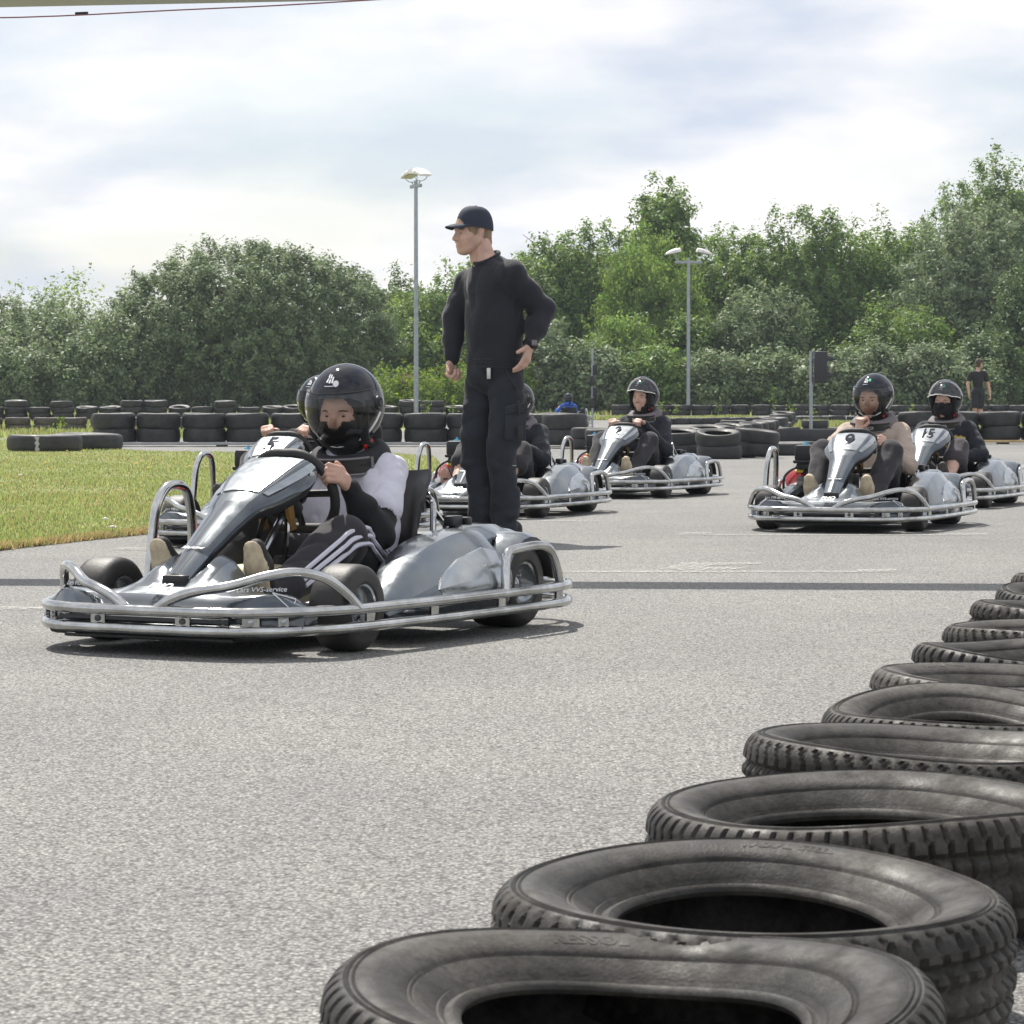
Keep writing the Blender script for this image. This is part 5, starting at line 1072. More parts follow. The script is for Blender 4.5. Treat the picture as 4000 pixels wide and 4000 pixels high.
def face(B, c, fwd, up, sk, lip, sc=1.0, hair=None, lower=True):
    """skull, jaw, brow, nose, mouth, ears; c is the head centre"""
    f = nrm(fwd); u = nrm(np.array(up, float)-f*(f @ np.array(up, float))); s_ = np.cross(u, f); c = np.array(c, float)
    P = lambda x, y, z: c+(f*x+s_*y+u*z)*sc
    B.cap(P(-.022,0,.035), P(.010,0,.040), .083*sc, .076*sc, sk if hair is None else hair, .03, s_, .90)
    B.cap(P(.035,0,.035), P(.040,0,-.02), .056*sc, .052*sc, sk, .03, s_, 1.02)
    B.cap(P(-.01,0,-.03), P(.052,0,-.088), .058*sc, .026*sc, sk, .03)
    for q in (-1, 1):
        B.cap(P(-.01,q*.054,-.045), P(.05,q*.018,-.086), .022*sc, .018*sc, sk, .035)
        B.cap(P(.082,q*.012,.020), P(.062,q*.048,.018), .013*sc, .011*sc, sk, .014)
        B.ball(P(.064,q*.040,-.028), .021*sc, sk, .03); B.cap(P(.050,q*.036,-.020), P(.044,q*.030,-.072), .030*sc, .026*sc, sk, .03)
    B.cap(P(.088,0,.012), P(.108,0,-.026), .0085*sc, .0135*sc, sk, .010)
    for q in (-1, 1): B.ball(P(.096,q*.0125,-.030), .0085*sc, sk, .006)
    if lower:
        B.cap(P(.0865,-.018,-.0605), P(.0865,.018,-.0605), .0055*sc, .0055*sc, lip, .006); B.cap(P(.085,-.015,-.071), P(.085,.015,-.071), .0060*sc, .0060*sc, lip, .006); B.ball(P(.074,0,-.066), .024*sc, sk, .012)
        B.ball(P(.076,0,-.094), .018*sc, sk, .015)
        pass
    for q in (-1, 1): B.dig(P(.099,q*.033,.001), .0150*sc, .010)
    return P
def ears(B, P, sk, sc=1.0):
    for q in (-1, 1):
        B.cap(P(-.020,q*.074,.016), P(-.012,q*.072,-.030), .0125*sc, .0075*sc, sk, .004, P(0,1,0)-P(0,0,0), .7); B.cap(P(-.030,q*.079,.018), P(-.024,q*.077,-.012), .0075*sc, .006*sc, sk, .004)
def eyes(parent, P, sc=1.0, brow='brow', squint=.55):
    for q in (-1, 1):
        v, f = lathe([(0.0001,.0115),(.0058,.010),(.0100,.0058),(.0115,0),(.010,-.0058),(.0001,-.0115)], 14); e_ = P(.0765,q*.033,.001); ax = nrm(P(1,0,0)-P(0,0,0)); up = nrm(P(0,0,1)-P(0,0,0)); sd = np.cross(up, ax)
        M = Matrix(((sd[0],up[0],ax[0],e_[0]),(sd[1],up[1],ax[1],e_[1]),(sd[2],up[2],ax[2],e_[2]),(0,0,0,1))) @ Matrix.Diagonal((sc*.95, sc*squint*.8, sc, 1))
        mi = []
        for k in range(14): mi += [1, 1, 0, 0, 0]
        b_ = MB(); b_.add(xf(v, M), f, mi); b_.build('eye', [M_('eye_white'), M_('eye_dark')], parent)
        b_ = MB(); b_.tube([P(.094,q*.016,.0185), P(.091,q*.032,.0225), P(.079,q*.050,.0185)], .0030*sc, 5); b_.build('eyebrow', M_(brow), parent)
def shoe(B, heel, toe, up, m_up, m_sole, sc=1.0):
    """heel and toe centre points on the sole; up = direction away from the sole"""
    h_, t_, u = np.array(heel, float), np.array(toe, float), nrm(up); d = nrm(t_-h_); ball = h_+(t_-h_)*.70
    B.cap(h_+u*.030, ball+u*.026, .036*sc, .039*sc, m_up, .02, u, .95); B.cap(ball+u*.024, t_-d*.02+u*.022, .039*sc, .030*sc, m_up, .02, u, .8); B.cap(h_+u*.055, h_+u*.055+d*.06, .036*sc, .034*sc, m_up, .02)
    B.cap(h_+u*.002, ball+u*.0, .037*sc, .043*sc, m_sole, .004, u, .30); B.cap(ball, t_-d*.02, .043*sc, .034*sc, m_sole, .004, u, .30)
# ---------------------------------------------------------------- helmet (open face) with bubble visor
def helmet(parent, c, fwd, up, visor='down', sc=1.0, dot=None, mark=True, tint='visor_clear'):
    f = nrm(fwd); u = nrm(np.array(up, float)-f*(f @ np.array(up, float))); s_ = np.cross(u, f)
    M = Matrix(((f[0],s_[0],u[0],c[0]),(f[1],s_[1],u[1],c[1]),(f[2],s_[2],u[2],c[2]),(0,0,0,1))) @ Matrix.Scale(sc, 4)
    rx, ry, rz = .140, .124, .137
    def pt(az, el, r=1.0):
        ce = math.cos(el); z = math.sin(el); return (rx*r*ce*math.cos(az)-.006, ry*r*ce*math.sin(az), rz*r*z+.012)
    nA, nE = 48, 22; rows = []
    def lowel(az):                                     # lower rim of the shell: brow at front, jaw line at sides, nape behind
        a = abs(az); return R(np.interp(math.degrees(a), [0,40,56,66,76,95,130,180], [19,17,8,-22,-52,-58,-54,-48]))
    for i in range(nE+1):
        r_ = []
        for j in range(nA):
            az = -math.pi+2*math.pi*j/nA; lo = lowel(az); el = lo+(R(90)-lo)*(i/nE); r_.append(pt(az, el))
        rows.append(r_)
    inner = [[pt(-math.pi+2*math.pi*j/nA, lowel(-math.pi+2*math.pi*j/nA)+R(1.5*k), .95-.04*k) for j in range(nA)] for k in (0, 1)]
    v, fcs = loft(list(reversed(inner))+rows, cap=False); b_ = MB(); b_.add(xf(v, M), [tuple(reversed(q)) for q in fcs]); sh = b_.build('helmet', M_('helmet_black'), parent)
    # liner cheek pads
    for q in (-1, 1): b_ = MB(); b_.tube(xf([(.045,q*.098,.035),(.060,q*.094,-.03),(.045,q*.085,-.095),(.0,q*.08,-.115)], M), .018*sc, 8); b_.build('cheek_pad', M_('balaclava'), sh)
    # visor
    tilt = {'down': 0, 'up': R(72), 'half': R(22)}[visor]; piv = Vector((.0, 0, .02)); Rt = Matrix.Translation(piv) @ Matrix.Rotation(-tilt, 4, 'Y') @ Matrix.Translation(-piv)
    vr = []; nz = 12; na = 25; rv = 1.065 if visor == 'down' else 1.10
    def vp(a, t):
        az = R(-84+168*a); top = R(24); bot = R(np.interp(abs(a-.5)*2, [0,.4,.75,1], [-58,-55,-38,-8])); el = bot+(top-bot)*t
        x, y, z = pt(az, el, rv); bul = 1+.11*math.cos(R(168)*(a-.5))*(1-t); return Vector((x*bul, y*(1+.01*(1-t)), z))
    vr = [[Rt @ vp(j/(na-1), i/(nz-1)) for j in range(na)] for i in range(nz)]
    v, fcs = loft(vr, False, False); b_ = MB(); b_.add(xf(v, M), fcs); vs = b_.build('visor', M_(tint), sh)
    b_ = MB(); b_.tube(xf([vr[0][j]*1.003 for j in range(na)], M), .0040*sc, 5, smooth=False); b_.build('visor_trim', M_('visor_trim'), vs)
    b_ = MB(); b_.tube(xf([vr[nz-1][j]*1.002 for j in range(na)], M), .0026*sc, 5, smooth=False); b_.build('visor_top_edge', M_('black_plastic'), vs)
    for q in (-1, 1):
        vv, ff = lathe([(0,.010),(.010,.010),(.012,.006),(.019,.008),(.024,.004),(.025,-.004)], 18); b_ = MB(); b_.add(xf(vv, M @ Matrix.Translation((.012,q*.128,.022)) @ Matrix.Rotation(R(-90*q), 4, 'X')), ff); b_.build('visor_pivot', M_('black_plastic'), sh)
    def patch(az, el, w, h_, m, n=12, name='sticker'):
        vv = [pt(az, el, 1.012)]; 
        for k in range(n): a = 2*math.pi*k/n; vv.append(pt(az+w*math.cos(a), el+h_*math.sin(a), 1.010))
        b2 = MB(); b2.add(xf(vv, M), [(0, k+1, (k+1) % n+1) for k in range(n)]); b2.build(name, M_(m), sh)
    if dot: patch(R(dot[1]), R(dot[2]), R(5.8), R(5.2), dot[0], name='round_sticker')
    if mark:
        for k, (da, e0, e1) in enumerate(((-6,42,57),(0,41,56),(6,41,52))):
            a = R(da+(8 if False else 0)); vv = [pt(a-R(1.9), R(e0), 1.008), pt(a+R(1.9), R(e0), 1.008), pt(a+R(1.5), R(e1), 1.008), pt(a-R(2.2), R(e1), 1.008)]; b2 = MB(); b2.add(xf(vv, M), [(0,1,2,3)]); b2.build('helmet_logo', M_('white_print'), sh)
        b2 = MB(); vv = []
        for k in range(7): a = R(-9+k*3); vv += [pt(a, R(35.5), 1.008), pt(a, R(36.8), 1.008)]
        b2.add(xf(vv, M), [(2*k, 2*k+2, 2*k+3, 2*k+1) for k in range(6)]); b2.build('helmet_lettering', M_('white_print'), sh)
    b_ = MB(); b_.box((0,0,0), (.05,.010,.012)); b2 = MB(); b2.tube(xf([(.035,.080,-.125),(.05,.088,-.112),(.02,.098,-.10)], M), .006*sc, 6); b2.build('chin_strap', M_('red_strap'), sh)
    return sh
def neck_brace(parent, c, fwd, m_top, m_main, text=True, sc=1.0, tilt=8):
    sc *= 1.04
    f = nrm(fwd); c = np.array(c, float); yaw = math.atan2(f[1], f[0]); M = Matrix.Translation(Vector(c)) @ Matrix.Rotation(yaw, 4, 'Z') @ Matrix.Rotation(R(tilt), 4, 'Y')
    rg = []; n = 30
    for i in range(n+1):
        a = R(-166+332*i/n)+math.pi                       # gap at front is closed by the strap
        a = R(-170+340*i/n); back = .5-.5*math.cos(a); rr = .094*sc; hh = (.034+.020*back)*sc; ww = (.036+.008*back)*sc; ring = []
        ca, sa = math.cos(a), math.sin(a)
        for k in range(12):
            t = 2*math.pi*k/12; ring.append((ca*(rr+ww*math.cos(t))*1.02, sa*(rr+ww*math.cos(t))*1.05, hh*math.sin(t)+.016*back*sc))
        rg.append(ring)
    # start at the front so the seam sits behind
    v, fc = loft(rg); b_ = MB(); b_.add(xf(v, M), fc, [1 if (j % 12) in (0,1,2,3,4,5) else 0 for j in range(len(fc)-2)]+[0,0]); br = b_.build('neck_brace', [M_(m_main), M_(m_top)], parent)
    # trim strap across the front
    tr = []
    for zz in (.026, -.026):
        pts = [(math.cos(R(a))*.135*sc, math.sin(R(a))*.138*sc, zz*sc) for a in range(-62, 63, 8)]; b_ = MB(); b_.tube(xf(pts, M), .0042*sc, 5, smooth=False); b_.build('brace_piping', M_('brace_grey'), br)
    for q in (-1, 1):
        a = R(62*q); p = [(math.cos(a)*.135*sc, math.sin(a)*.138*sc, z*sc) for z in (.026, -.026)]; b_ = MB(); b_.tube(xf(p, M), .0062*sc, 5, smooth=False); b_.build('brace_piping', M_('brace_grey'), br)
    b_ = MB(); rgs = []
    for a in range(-60, 61, 8): rgs.append([(math.cos(R(a))*r_*sc, math.sin(R(a))*r_*1.02*sc, z*sc) for r_, z in ((.128,.022),(.1335,.022),(.1335,-.022),(.128,-.022))])
    v, fc = loft(rgs); b_.add(xf(v, M), fc); b_.build('brace_strap', M_('black_rubber'), br)
    if text: text_obj('brace_lettering', 'SPARCO', .026*sc, M_('visor_trim'), br, M @ frame((.1365*sc, 0, -.002), (0,1,0), (0,0,1)), .0008, 0, 0, .9)
    return br
# ---------------------------------------------------------------- seated kart driver, in kart coordinates
def driver(kart, label, pants='cloth_char', shirt='cloth_black', sleeve=None, brace=('brace_mauve','brace_black'), visor='up', dot=None, sc=1.0, h=.009, look=0.0, nod=0.0, pose='wheel', sole='sole_cream', shoe_m='cloth_char',
           stripes=False, shorts=False, mask=False, skin='skin', lean=0.0, knee=.0, tint='visor_clear', xhead=0.0, dz=0.0, cuff=None, mark=True, band=None, roll=0.0, hat=True, hsc=.97):
    r_ = empty('person'); r_.matrix_world = kart.matrix_world.copy() if False else Matrix.Identity(4)
    r_.location = kart.location; r_.rotation_euler = kart.rotation_euler; tag(r_, label, 'person', 'kart drivers')
    sleeve = sleeve or shirt; mats = [shirt, sleeve, pants, skin, 'balaclava', shoe_m, sole, 'lip', 'cloth_white', cuff or sleeve]
    S = lambda x, y, z: (x, y, z)
    B = Body(); hd = (-.318+xhead+lean*.18, 0, .755+dz)
    # torso
    B.cap((-.23,0,.175), (-.285+lean*.1,0,.33), .122, .120, 0, .04, (0,1,0), 1.22); B.cap((-.285+lean*.1,0,.33), (-.32+lean*.16,0,.50+dz*.7), .122, .120, 0, .05, (0,1,0), 1.32)
    B.cap((-.32+lean*.18,-.10,.535+dz*.8), (-.32+lean*.18,.10,.535+dz*.8), .066, .066, 0, .05); B.cap((-.22,-.075,.155), (-.22,.075,.155), .105, .105, 2, .04)
    B.cap((-.325+lean*.18,0,.58+dz*.9), (-.33+xhead*.7,0,.67+dz), .058, .060, 4, .02)
    # legs
    for q in (-1, 1):
        hip = (-.19,q*.085,.165); kn = (.135,q*(.190+.02*max(knee,0)),.415+knee*.04); an = (.475,q*.168,.160)
        pm_ = None
        if False:
            def pm_(X, t, d, q=q):
                ang = np.arctan2(d[..., 2], d[..., 1]*q); return ((np.abs(ang-.10) < .075) | (np.abs(ang-.42) < .075) | (np.abs(ang-.74) < .075))
            pm_.m = 8
        B.cap(hip, kn, .096, .076, 2, .02, None, 1, pm_)
        if shorts:
            kk = np.array(kn)+(np.array(an)-np.array(kn))*.28; B.cap(kn, kk, .078, .085, 2, .012); B.cap(kk, an, .048, .036, 3, .004)
        else: B.cap(kn, an, .074, .054, 2, .02, None, 1, pm_); B.cap((an[0]-.03,an[1],an[2]+.02), (an[0]+.01,an[1],an[2]-.005), .062, .060, 2, .01)
        shoe(B, (.545,q*.160,.075), (.632,q*.172,.315), (-.94,0,.34), 5, 6, .98)
    # arms
    HB = Body(); rim = {}
    for q in (-1, 1):
        sh = np.array((-.33+lean*.18, q*(.165 if not stripes else .142), .545+dz*.8)); 
        if pose == 'chin' and q == -1:
            el = np.array((-.145, q*.225, .455)); wr = np.array((-.135, -.052, .560)); fd = np.array((.04, .10, 1)); pn = np.array((-.75, .5, 0)); th = np.array((0, 1, .3)); curl = (62, 70, 50)
        elif pose == 'low' and q == 1:
            el = np.array((-.20, q*.29, .37)); wr = np.array((-.02, q*.155, .345)); fd = np.array((.9, -.15, .12)); pn = np.array((0, -.6, -.8)); th = np.array((0, -1, .2)); curl = (40, 55, 30)
        else:
            rp = np.array((.138, q*(.142 if pose != 'top' else .108), .498+.01*q if pose != 'top' else .585)); el = np.array((-.105, q*.262, .365)) if not stripes else np.array((-.045, q*.205, .325)); fd = nrm((.80, 0, .50)) if pose != 'top' else nrm((.85, -.25*q, .35)); pn = np.array((.05, -q, -.15)) if pose != 'top' else np.array((.3, -.3*q, -1)); th = np.array((0, -q*.2, 1)) if pose != 'top' else np.array((0, -q, 0)); curl = (52, 62, 45)
            wr = rp-fd*.078-nrm(pn)*.030
        mu = sh*.38+el*.62
        if stripes: B.cap(sh, mu, .062, .068, 0, .03); B.cap(mu, el, .054, .054, 1, .003)
        else: B.cap(sh, mu, .062, .058, 0, .03); B.cap(mu, el, .058, .055, 1, .02)
        md = el*.45+wr*.55; B.cap(el, md, .053, .044, 1, .02); B.cap(md, wr-nrm(fd)*.008, .044, .030, 1, .015); B.cap(wr-nrm(fd)*.018, wr+nrm(fd)*.0, .030, .029, 9, .004)
        hand(HB, wr+nrm(fd)*.006, fd, pn, th, 3, curl, .92*sc)
    wr_ids = [0,1,2]
    parts = [B.mesh(h, [([0], .006, 22, 1.0), ([1], .0045, 34, 1.0), ([2], .006, 22, 1.2)]), HB.mesh(.0042 if h < .0085 else .0054)]
    # head inside the helmet: face with balaclava hood
    F_ = Body(); fw = (math.cos(look)*math.cos(nod), math.sin(look)*math.cos(nod), -math.sin(nod)); c = np.array(hd); P = face(F_, c+np.array((0,0,-.012)), fw, (0,roll,1), 3, 7, .95*sc, hair=4)
    # hood: fabric shell with a face opening
    for (a, b, ra, rb) in ((P(-.02,0,-.05), P(.012,0,-.105), .078, .062), (P(-.012,-.055,.01), P(-.005,-.050,-.075), .045, .042), (P(-.012,.055,.01), P(-.005,.050,-.075), .045, .042), (P(.03,-.045,.068), P(.03,.045,.068), .040, .040)): F_.cap(a, b, ra*sc, rb*sc, 4, .012)
    F_.cap(P(.040,-.03,-.098), P(.040,.03,-.098), .034*sc, .034*sc, 4, .015)
    for q in (-1, 1): F_.cap(P(.035,q*.062,.03), P(.042,q*.050,-.08), .022*sc, .022*sc, 4, .012)
    if mask == 'mouth': F_.cap(P(.050,-.034,-.066), P(.050,.034,-.066), .0535*sc, .0535*sc, 4, .006)
    elif mask: F_.cap(P(.055,-.03,-.055), P(.055,.03,-.055), .052*sc, .052*sc, 4, .02); F_.ball(P(.094,0,-.024), .027*sc, 4, .014)
    parts.append(F_.mesh(.0038 if h < .006 else (.0046 if h < .0095 else .0065)))
    bo = body_obj('body', parts, mats, r_)
    if stripes:                                          # three white stripes sewn along the outer trouser leg
        hip = Vector((-.19,.085,.165)); kn = Vector((.135,.190,.415+knee*.04)); an = Vector((.475,.168,.160))
        for ang in (.02, .36, .70):
            pts = []
            for (a_, b_, r0, r1, ts) in ((hip, kn, .096, .076, (.18,.34,.5,.66,.82,.96)), (kn, an, .074, .054, (.10,.25,.45,.65,.85))):
                ax = (b_-a_).normalized(); o_ = Vector((0, math.cos(ang), math.sin(ang))); o_ = (o_-ax*o_.dot(ax)).normalized()
                for t in ts: pts.append(a_.lerp(b_, t)+o_*(r0+(r1-r0)*t+.0035))
            sb = MB(); sb.tube(pts, .0075, 6, res=4); sb.build('trouser_stripe', M_('cloth_white'), r_)
    eyes(r_, P, .95*sc, 'hair_brown' if skin == 'skin' else 'brow', .62)
    if hat: helmet(r_, c, fw, (0,roll,1), visor, hsc*sc, dot, mark, tint)
    neck_brace(r_, (hd[0]-.02, 0, hd[2]-.172), (math.cos(look*.5), math.sin(look*.5), 0), brace[0], brace[1], True, sc)
    if band:
        text_obj('jacket_lettering', band[0], .032, M_('yellow'), r_, frame((-.212, .115, .50), (.25,1,-.12), (-.25,0,1)), .0008, 0, .0006); text_obj('jacket_lettering', band[1], .014, M_('white_print'), r_, frame((-.205, .115, .475), (.25,1,-.12), (-.25,0,1)), .0008)
        v, f = lathe([(0,.004),(.008,.003),(.009,0)], 10); mesh_obj('jacket_button', xf(v, Matrix.Translation((-.175,.03,.43)) @ Matrix.Rotation(R(80), 4, 'Y')), f, M_('yellow'), r_)
    return r_
# ================================================================== karts on the track
base = make_kart('tmp', None, 'Allarkimer')
def kart_at(x, y, th, label, number, steer=0.0, first=[True], dig='digit'):
    """th: how far the kart is turned from heading straight at the camera (positive = nose towards picture left)"""
    if first[0]: k = base; first[0] = False
    else: k = copy_tree(base)
    k.location = (x, y, 0); k.rotation_euler = (0, 0, R(-90-th)); tag(k, label, 'go-kart', 'rental go-karts on the track')
    if number:
        fr = [c for c in k.children if c.name.startswith('steering_fairing')][0]; npn = [c for c in fr.children if c.name.startswith('number_panel')][0]
        nv = Vector((.545,0,.838)); text_obj('race_number', number, .180, M_(dig), npn, frame(Vector((.338,0,.514))+nv*.0125, (0,1,0), (-.846,0,.533)), .001, .04, .0050, .66 if len(number) == 1 else .56)
    return k
def kart_from_front(px, D, th):          # centre of the kart when the front axle centre lies at a bearing and distance
    return place(px, D)+.52*math.sin(R(th)), D+.52*math.cos(R(th))
K = {}
xn, yn = -.876+.52*math.sin(R(28)), 8.58+.52*math.cos(R(28))
K['lead'] = kart_at(xn, yn, 28, 'silver go-kart with no readable number driven by the child in white', None)
x, y = kart_from_front(3288, 16.55, 20); K['nine'] = kart_at(x, y, 20, 'silver go-kart with number 9 driven by the person in beige', '9')
x, y = kart_from_front(3601, 20.3, 20.5); K['fifteen'] = kart_at(x, y, 20.5, 'silver go-kart with number 15 driven by the masked person in shorts', '15')
x, y = kart_from_front(2381, 22.5, 21.8); K['two'] = kart_at(x, y, 21.8, 'silver go-kart with number 2 driven by the person with bare face', '2')
x, y = kart_from_front(1853, 18.55, 19.3); K['hidden'] = kart_at(x, y, 19.3, 'silver go-kart partly hidden behind the legs of the standing man', None)
x, y = kart_from_front(1000, 14.7, 20); K['five'] = kart_at(x, y, 20, 'silver go-kart with number 5 hidden behind the leading kart', '5')
# the far kart seen from behind
x = place(2210, 76); K['blue'] = kart_at(x, 76, 180-12, 'dark blue go-kart seen from behind at the start light post', None); K['blue'].location.z = gz(76)
bm = MB(); bm.box((-.78,0,.30), (.03,.50,.07), bev=.01); bm.build('rear_panel', M_('blue_paint'), K['blue'])
# ================================================================== drivers
bpy.context.view_layer.update()
driver(K['lead'], 'child driver in white sweatshirt with black sleeves, striped trousers and clear visor down', 'cloth_char', 'cloth_white', 'cloth_black', ('brace_black','brace_black'), 'down', ('white_print', 14, 40), .96, .0052, R(4), R(10), 'wheel', 'sole_cream', 'shoe_dark', stripes=True, lean=.55, skin='skin', xhead=.03, cuff='cloth_black', tint='visor_clear', dz=-.035, knee=-2.6, mask='mouth', hsc=1.03)
driver(K['nine'], 'driver in beige sweater holding a hand to the mouth, visor down', 'cloth_char', 'cloth_beige', None, ('brace_mauve','brace_black'), 'down', ('green_dot', 16, 50), 1.0, .008, R(-14), R(8), 'chin', 'sole_cream', 'sole_cream', skin='skin_light', knee=.8, dz=.03, tint='visor_clear')
driver(K['fifteen'], 'driver in dark work jacket and shorts with a black mask, visor up', 'cloth_mauve', 'cloth_navy', None, ('brace_mauve','brace_black'), 'up', ('green_dot', 16, 50), .98, .009, R(-12), R(4), 'low', 'sole_dark', 'shoe_dark', shorts=True, mask=True, skin='skin_light', dz=.015, band=('Valvoline', 'TOOLS'))
driver(K['two'], 'driver in black sweater and dark trousers with the visor pushed up', 'cloth_char', 'cloth_navy', None, ('brace_mauve','brace_black'), 'up', ('green_dot', 16, 52), 1.0, .009, R(-16), R(2), 'top', 'sole_cream', 'sole_cream', skin='skin_light', knee=.6, dz=.055)
driver(K['hidden'], 'driver in dark jacket mostly hidden behind the standing man', 'cloth_char', 'cloth_navy', None, ('brace_mauve','brace_mauve'), 'down', None, .98, .012, R(-18), R(4), 'wheel', 'lip', 'shoe_dark', shorts=True, skin='skin')
driver(K['five'], 'driver mostly hidden behind the child in white, bare hands on the wheel', 'cloth_char', 'cloth_black', None, ('brace_black','brace_black'), 'down', None, 1.0, .012, R(-14), R(6), 'top', 'sole_dark', 'shoe_dark', skin='skin', tint='visor_smoke')
driver(K['blue'], 'driver in a blue jacket seen from behind in the far kart', 'cloth_blue', 'cloth_blue', None, ('cloth_blue','cloth_blue'), 'down', None, 1.0, .015, 0, 0, 'wheel', 'sole_dark', 'shoe_dark', skin='skin', mark=False)
# ================================================================== the standing man in black
def standing_man():
    D = 15.44; x0 = place(1930, D); r_ = empty('person', (x0, D, 0)); tag(r_, 'man in black sweatshirt, dark work trousers and navy cap standing on the track', 'person')
    mats = ['cloth_sweat', 'cloth_work', 'skin_light', 'hair_blond', 'shoe_dark', 'sole_dark', 'lip', 'cloth_black']
    B = Body(); fwd = nrm((-.80,-.60,0)); lf = np.array((.60,-.80,0))       # facing and his left
    at = lambda x, z, y=0: np.array((x, y, z))
    # trunk
    B.cap(at(.008,1.01), at(.004,1.18), .160, .164, 0, .05, fwd, .86); B.cap(at(.004,1.18), at(-.004,1.35), .164, .168, 0, .07, fwd, .84)
    ls = at(.0,1.435)+lf*.165; rs_ = at(-.045,1.405)-lf*.165; B.cap(rs_, ls, .068, .070, 0, .07); B.cap(at(-.012,1.44), at(-.028,1.492), .095, .064, 0, .05)
    B.cap(at(.01,.955), at(.01,.985), .158, .164, 0, .02, fwd, .84)
    B.cap(at(-.022,1.478), ls, .062, .066, 0, .04); B.cap(at(-.03,1.47), rs_, .060, .062, 0, .04)
    B.cap(at(-.035,1.50), at(-.075,1.62), .056, .054, 2, .02)
    # his left arm (picture right): elbow out, hand resting by the hip
    el = at(.265,1.255,-.03); wr = at(.205,1.085,-.145); B.cap(ls, ls*.45+el*.55, .070, .074, 0, .04); B.cap(ls*.45+el*.55, el, .074, .068, 0, .03); B.cap(el, el*.4+wr*.6, .070, .066, 0, .03); B.cap(el*.4+wr*.6, wr, .060, .040, 0, .015); B.cap(wr, wr+nrm(wr-el)*.02, .039, .037, 0, .004)
    # his right arm (picture left): hanging, fist in front
    el2 = at(-.222,1.225,.13); wr2 = at(-.232,1.010,.05); B.cap(rs_, rs_*.45+el2*.55, .068, .072, 0, .04); B.cap(rs_*.45+el2*.55, el2, .072, .066, 0, .03); B.cap(el2, el2*.4+wr2*.6, .068, .058, 0, .03); B.cap(el2*.4+wr2*.6, wr2, .058, .042, 0, .015); B.cap(wr2, wr2+at(.0,-.022,0), .038, .036, 0, .004)
    # hips and legs
    B.cap(at(-.035,.905), at(.05,.905), .118, .120, 1, .04, fwd, .92); B.cap(at(.008,.95), at(.008,.985), .122, .124, 1, .02, fwd, .84)
    hr, kr, ar = at(-.066,.86,.07), at(-.095,.49,.045), at(-.062,.105,.06); hl, kl, al = at(.070,.86,-.05), at(.048,.48,-.09), at(.060,.105,-.05)
    for hp, kn, an in ((hr, kr, ar), (hl, kl, al)):
        B.cap(hp, kn, .100, .076, 1, .008); B.cap(kn, kn*.45+an*.55, .076, .072, 1, .008); B.cap(kn*.45+an*.55, an, .072, .066, 1, .008); B.cap(an+at(0,.03), an+at(0,-.03), .068, .072, 1, .008)
        for q, (z, rr) in enumerate(((.03,.070),(.075,.073),(.13,.072))): B.cap(an+at(-.012+.012*q,z,.01), an+at(.014,z+.012,-.012), rr, rr, 1, .006)
    # cargo pocket and knee pads
    B.cap(at(.135,.70,-.10), at(.115,.55,-.10), .052, .056, 1, .012, (.6,-.8,0), .5); B.cap(at(.118,.72,-.115), at(.15,.725,-.09), .028, .028, 1, .008)
    B.cap(at(-.135,.72,.02), at(-.135,.60,.02), .035, .038, 1, .02)
    B.cap(kl+fwd*.05+at(0,.07), kl+fwd*.05-at(0,.07), .045, .045, 1, .03); B.cap(kr+fwd*.05+at(0,.07), kr+fwd*.05-at(0,.07), .045, .045, 1, .03)
    for an, d in ((ar, nrm((-.85,-.5,0))), (al, nrm((-.75,-.65,0)))):
        hl_ = np.array((an[0], an[1], .008))-d*.075; shoe(B, hl_, hl_+d*.285, (0,0,1), 4, 5, 1.02); B.cap(np.array((an[0], an[1], .06)), np.array((an[0], an[1], .11)), .048, .046, 4, .02)
    p1 = B.mesh(.0085, [([0], .0075, 13, .7), ([1], .0075, 17, 1.6)])
    H = Body(); hand(H, wr+nrm(wr-el)*.022, nrm((-.28,-.10,-1)), nrm((-.75,.5,.1)), nrm((-.5,-.6,0)), 2, (14,20,15), 1.03, .05, (8,12)); hand(H, wr2+at(-.003,-.028,-.004), nrm((-.06,-.22,-1)), nrm((.55,-.45,-.2)), nrm((.5,-.75,0)), 2, (62,75,45), 1.05, .03, (14,30), .55)
    F_ = Body(); hc = np.array((-.118, 0, 1.672)); fw = nrm((-.90,-.40,-.05)); P = face(F_, hc, fw, (0,0,1), 2, 6, 1.0, hair=3); ears(F_, P, 2)
    F_.cap(P(-.045,0,-.005), P(-.055,0,-.05), .066, .055, 3, .02); F_.cap(P(-.028,0,-.045), P(-.036,0,-.14), .050, .053, 2, .02)
    for q in (-1, 1): F_.cap(P(-.012,q*.066,.045), P(-.016,q*.067,.012), .014, .009, 3, .010)
    F_.cap(P(.078,.022,.036), P(.072,.043,.026), .010, .008, 3, .006)
    body_obj('body', [p1, H.mesh(.0042), F_.mesh(.0042)], mats, r_); eyes(r_, P, 1.0, 'hair_blond', .42)
    # ---- cap
    f = nrm((fw[0], fw[1], 0)); s_ = np.cross((0,0,1), f); M = Matrix(((f[0],s_[0],0,hc[0]),(f[1],s_[1],0,hc[1]),(0,0,1,hc[2]),(0,0,0,1))) @ Matrix.Rotation(R(-3), 4, 'Y')
    rg = []
    for i in range(9):
        t = i/8; ring = []
        for k in range(28):
            a = 2*math.pi*k/28; w = math.cos(t*math.pi/2)**.62; seam = 1-.012*abs(math.cos(3*a))**8; z = .034+.116*math.sin(t*math.pi/2)-.014*(1-t)*(-math.cos(a)*.5+.5)
            ring.append(((.106*w*math.cos(a)-.012)*seam, .092*w*math.sin(a)*seam, z))
        rg.append(ring)
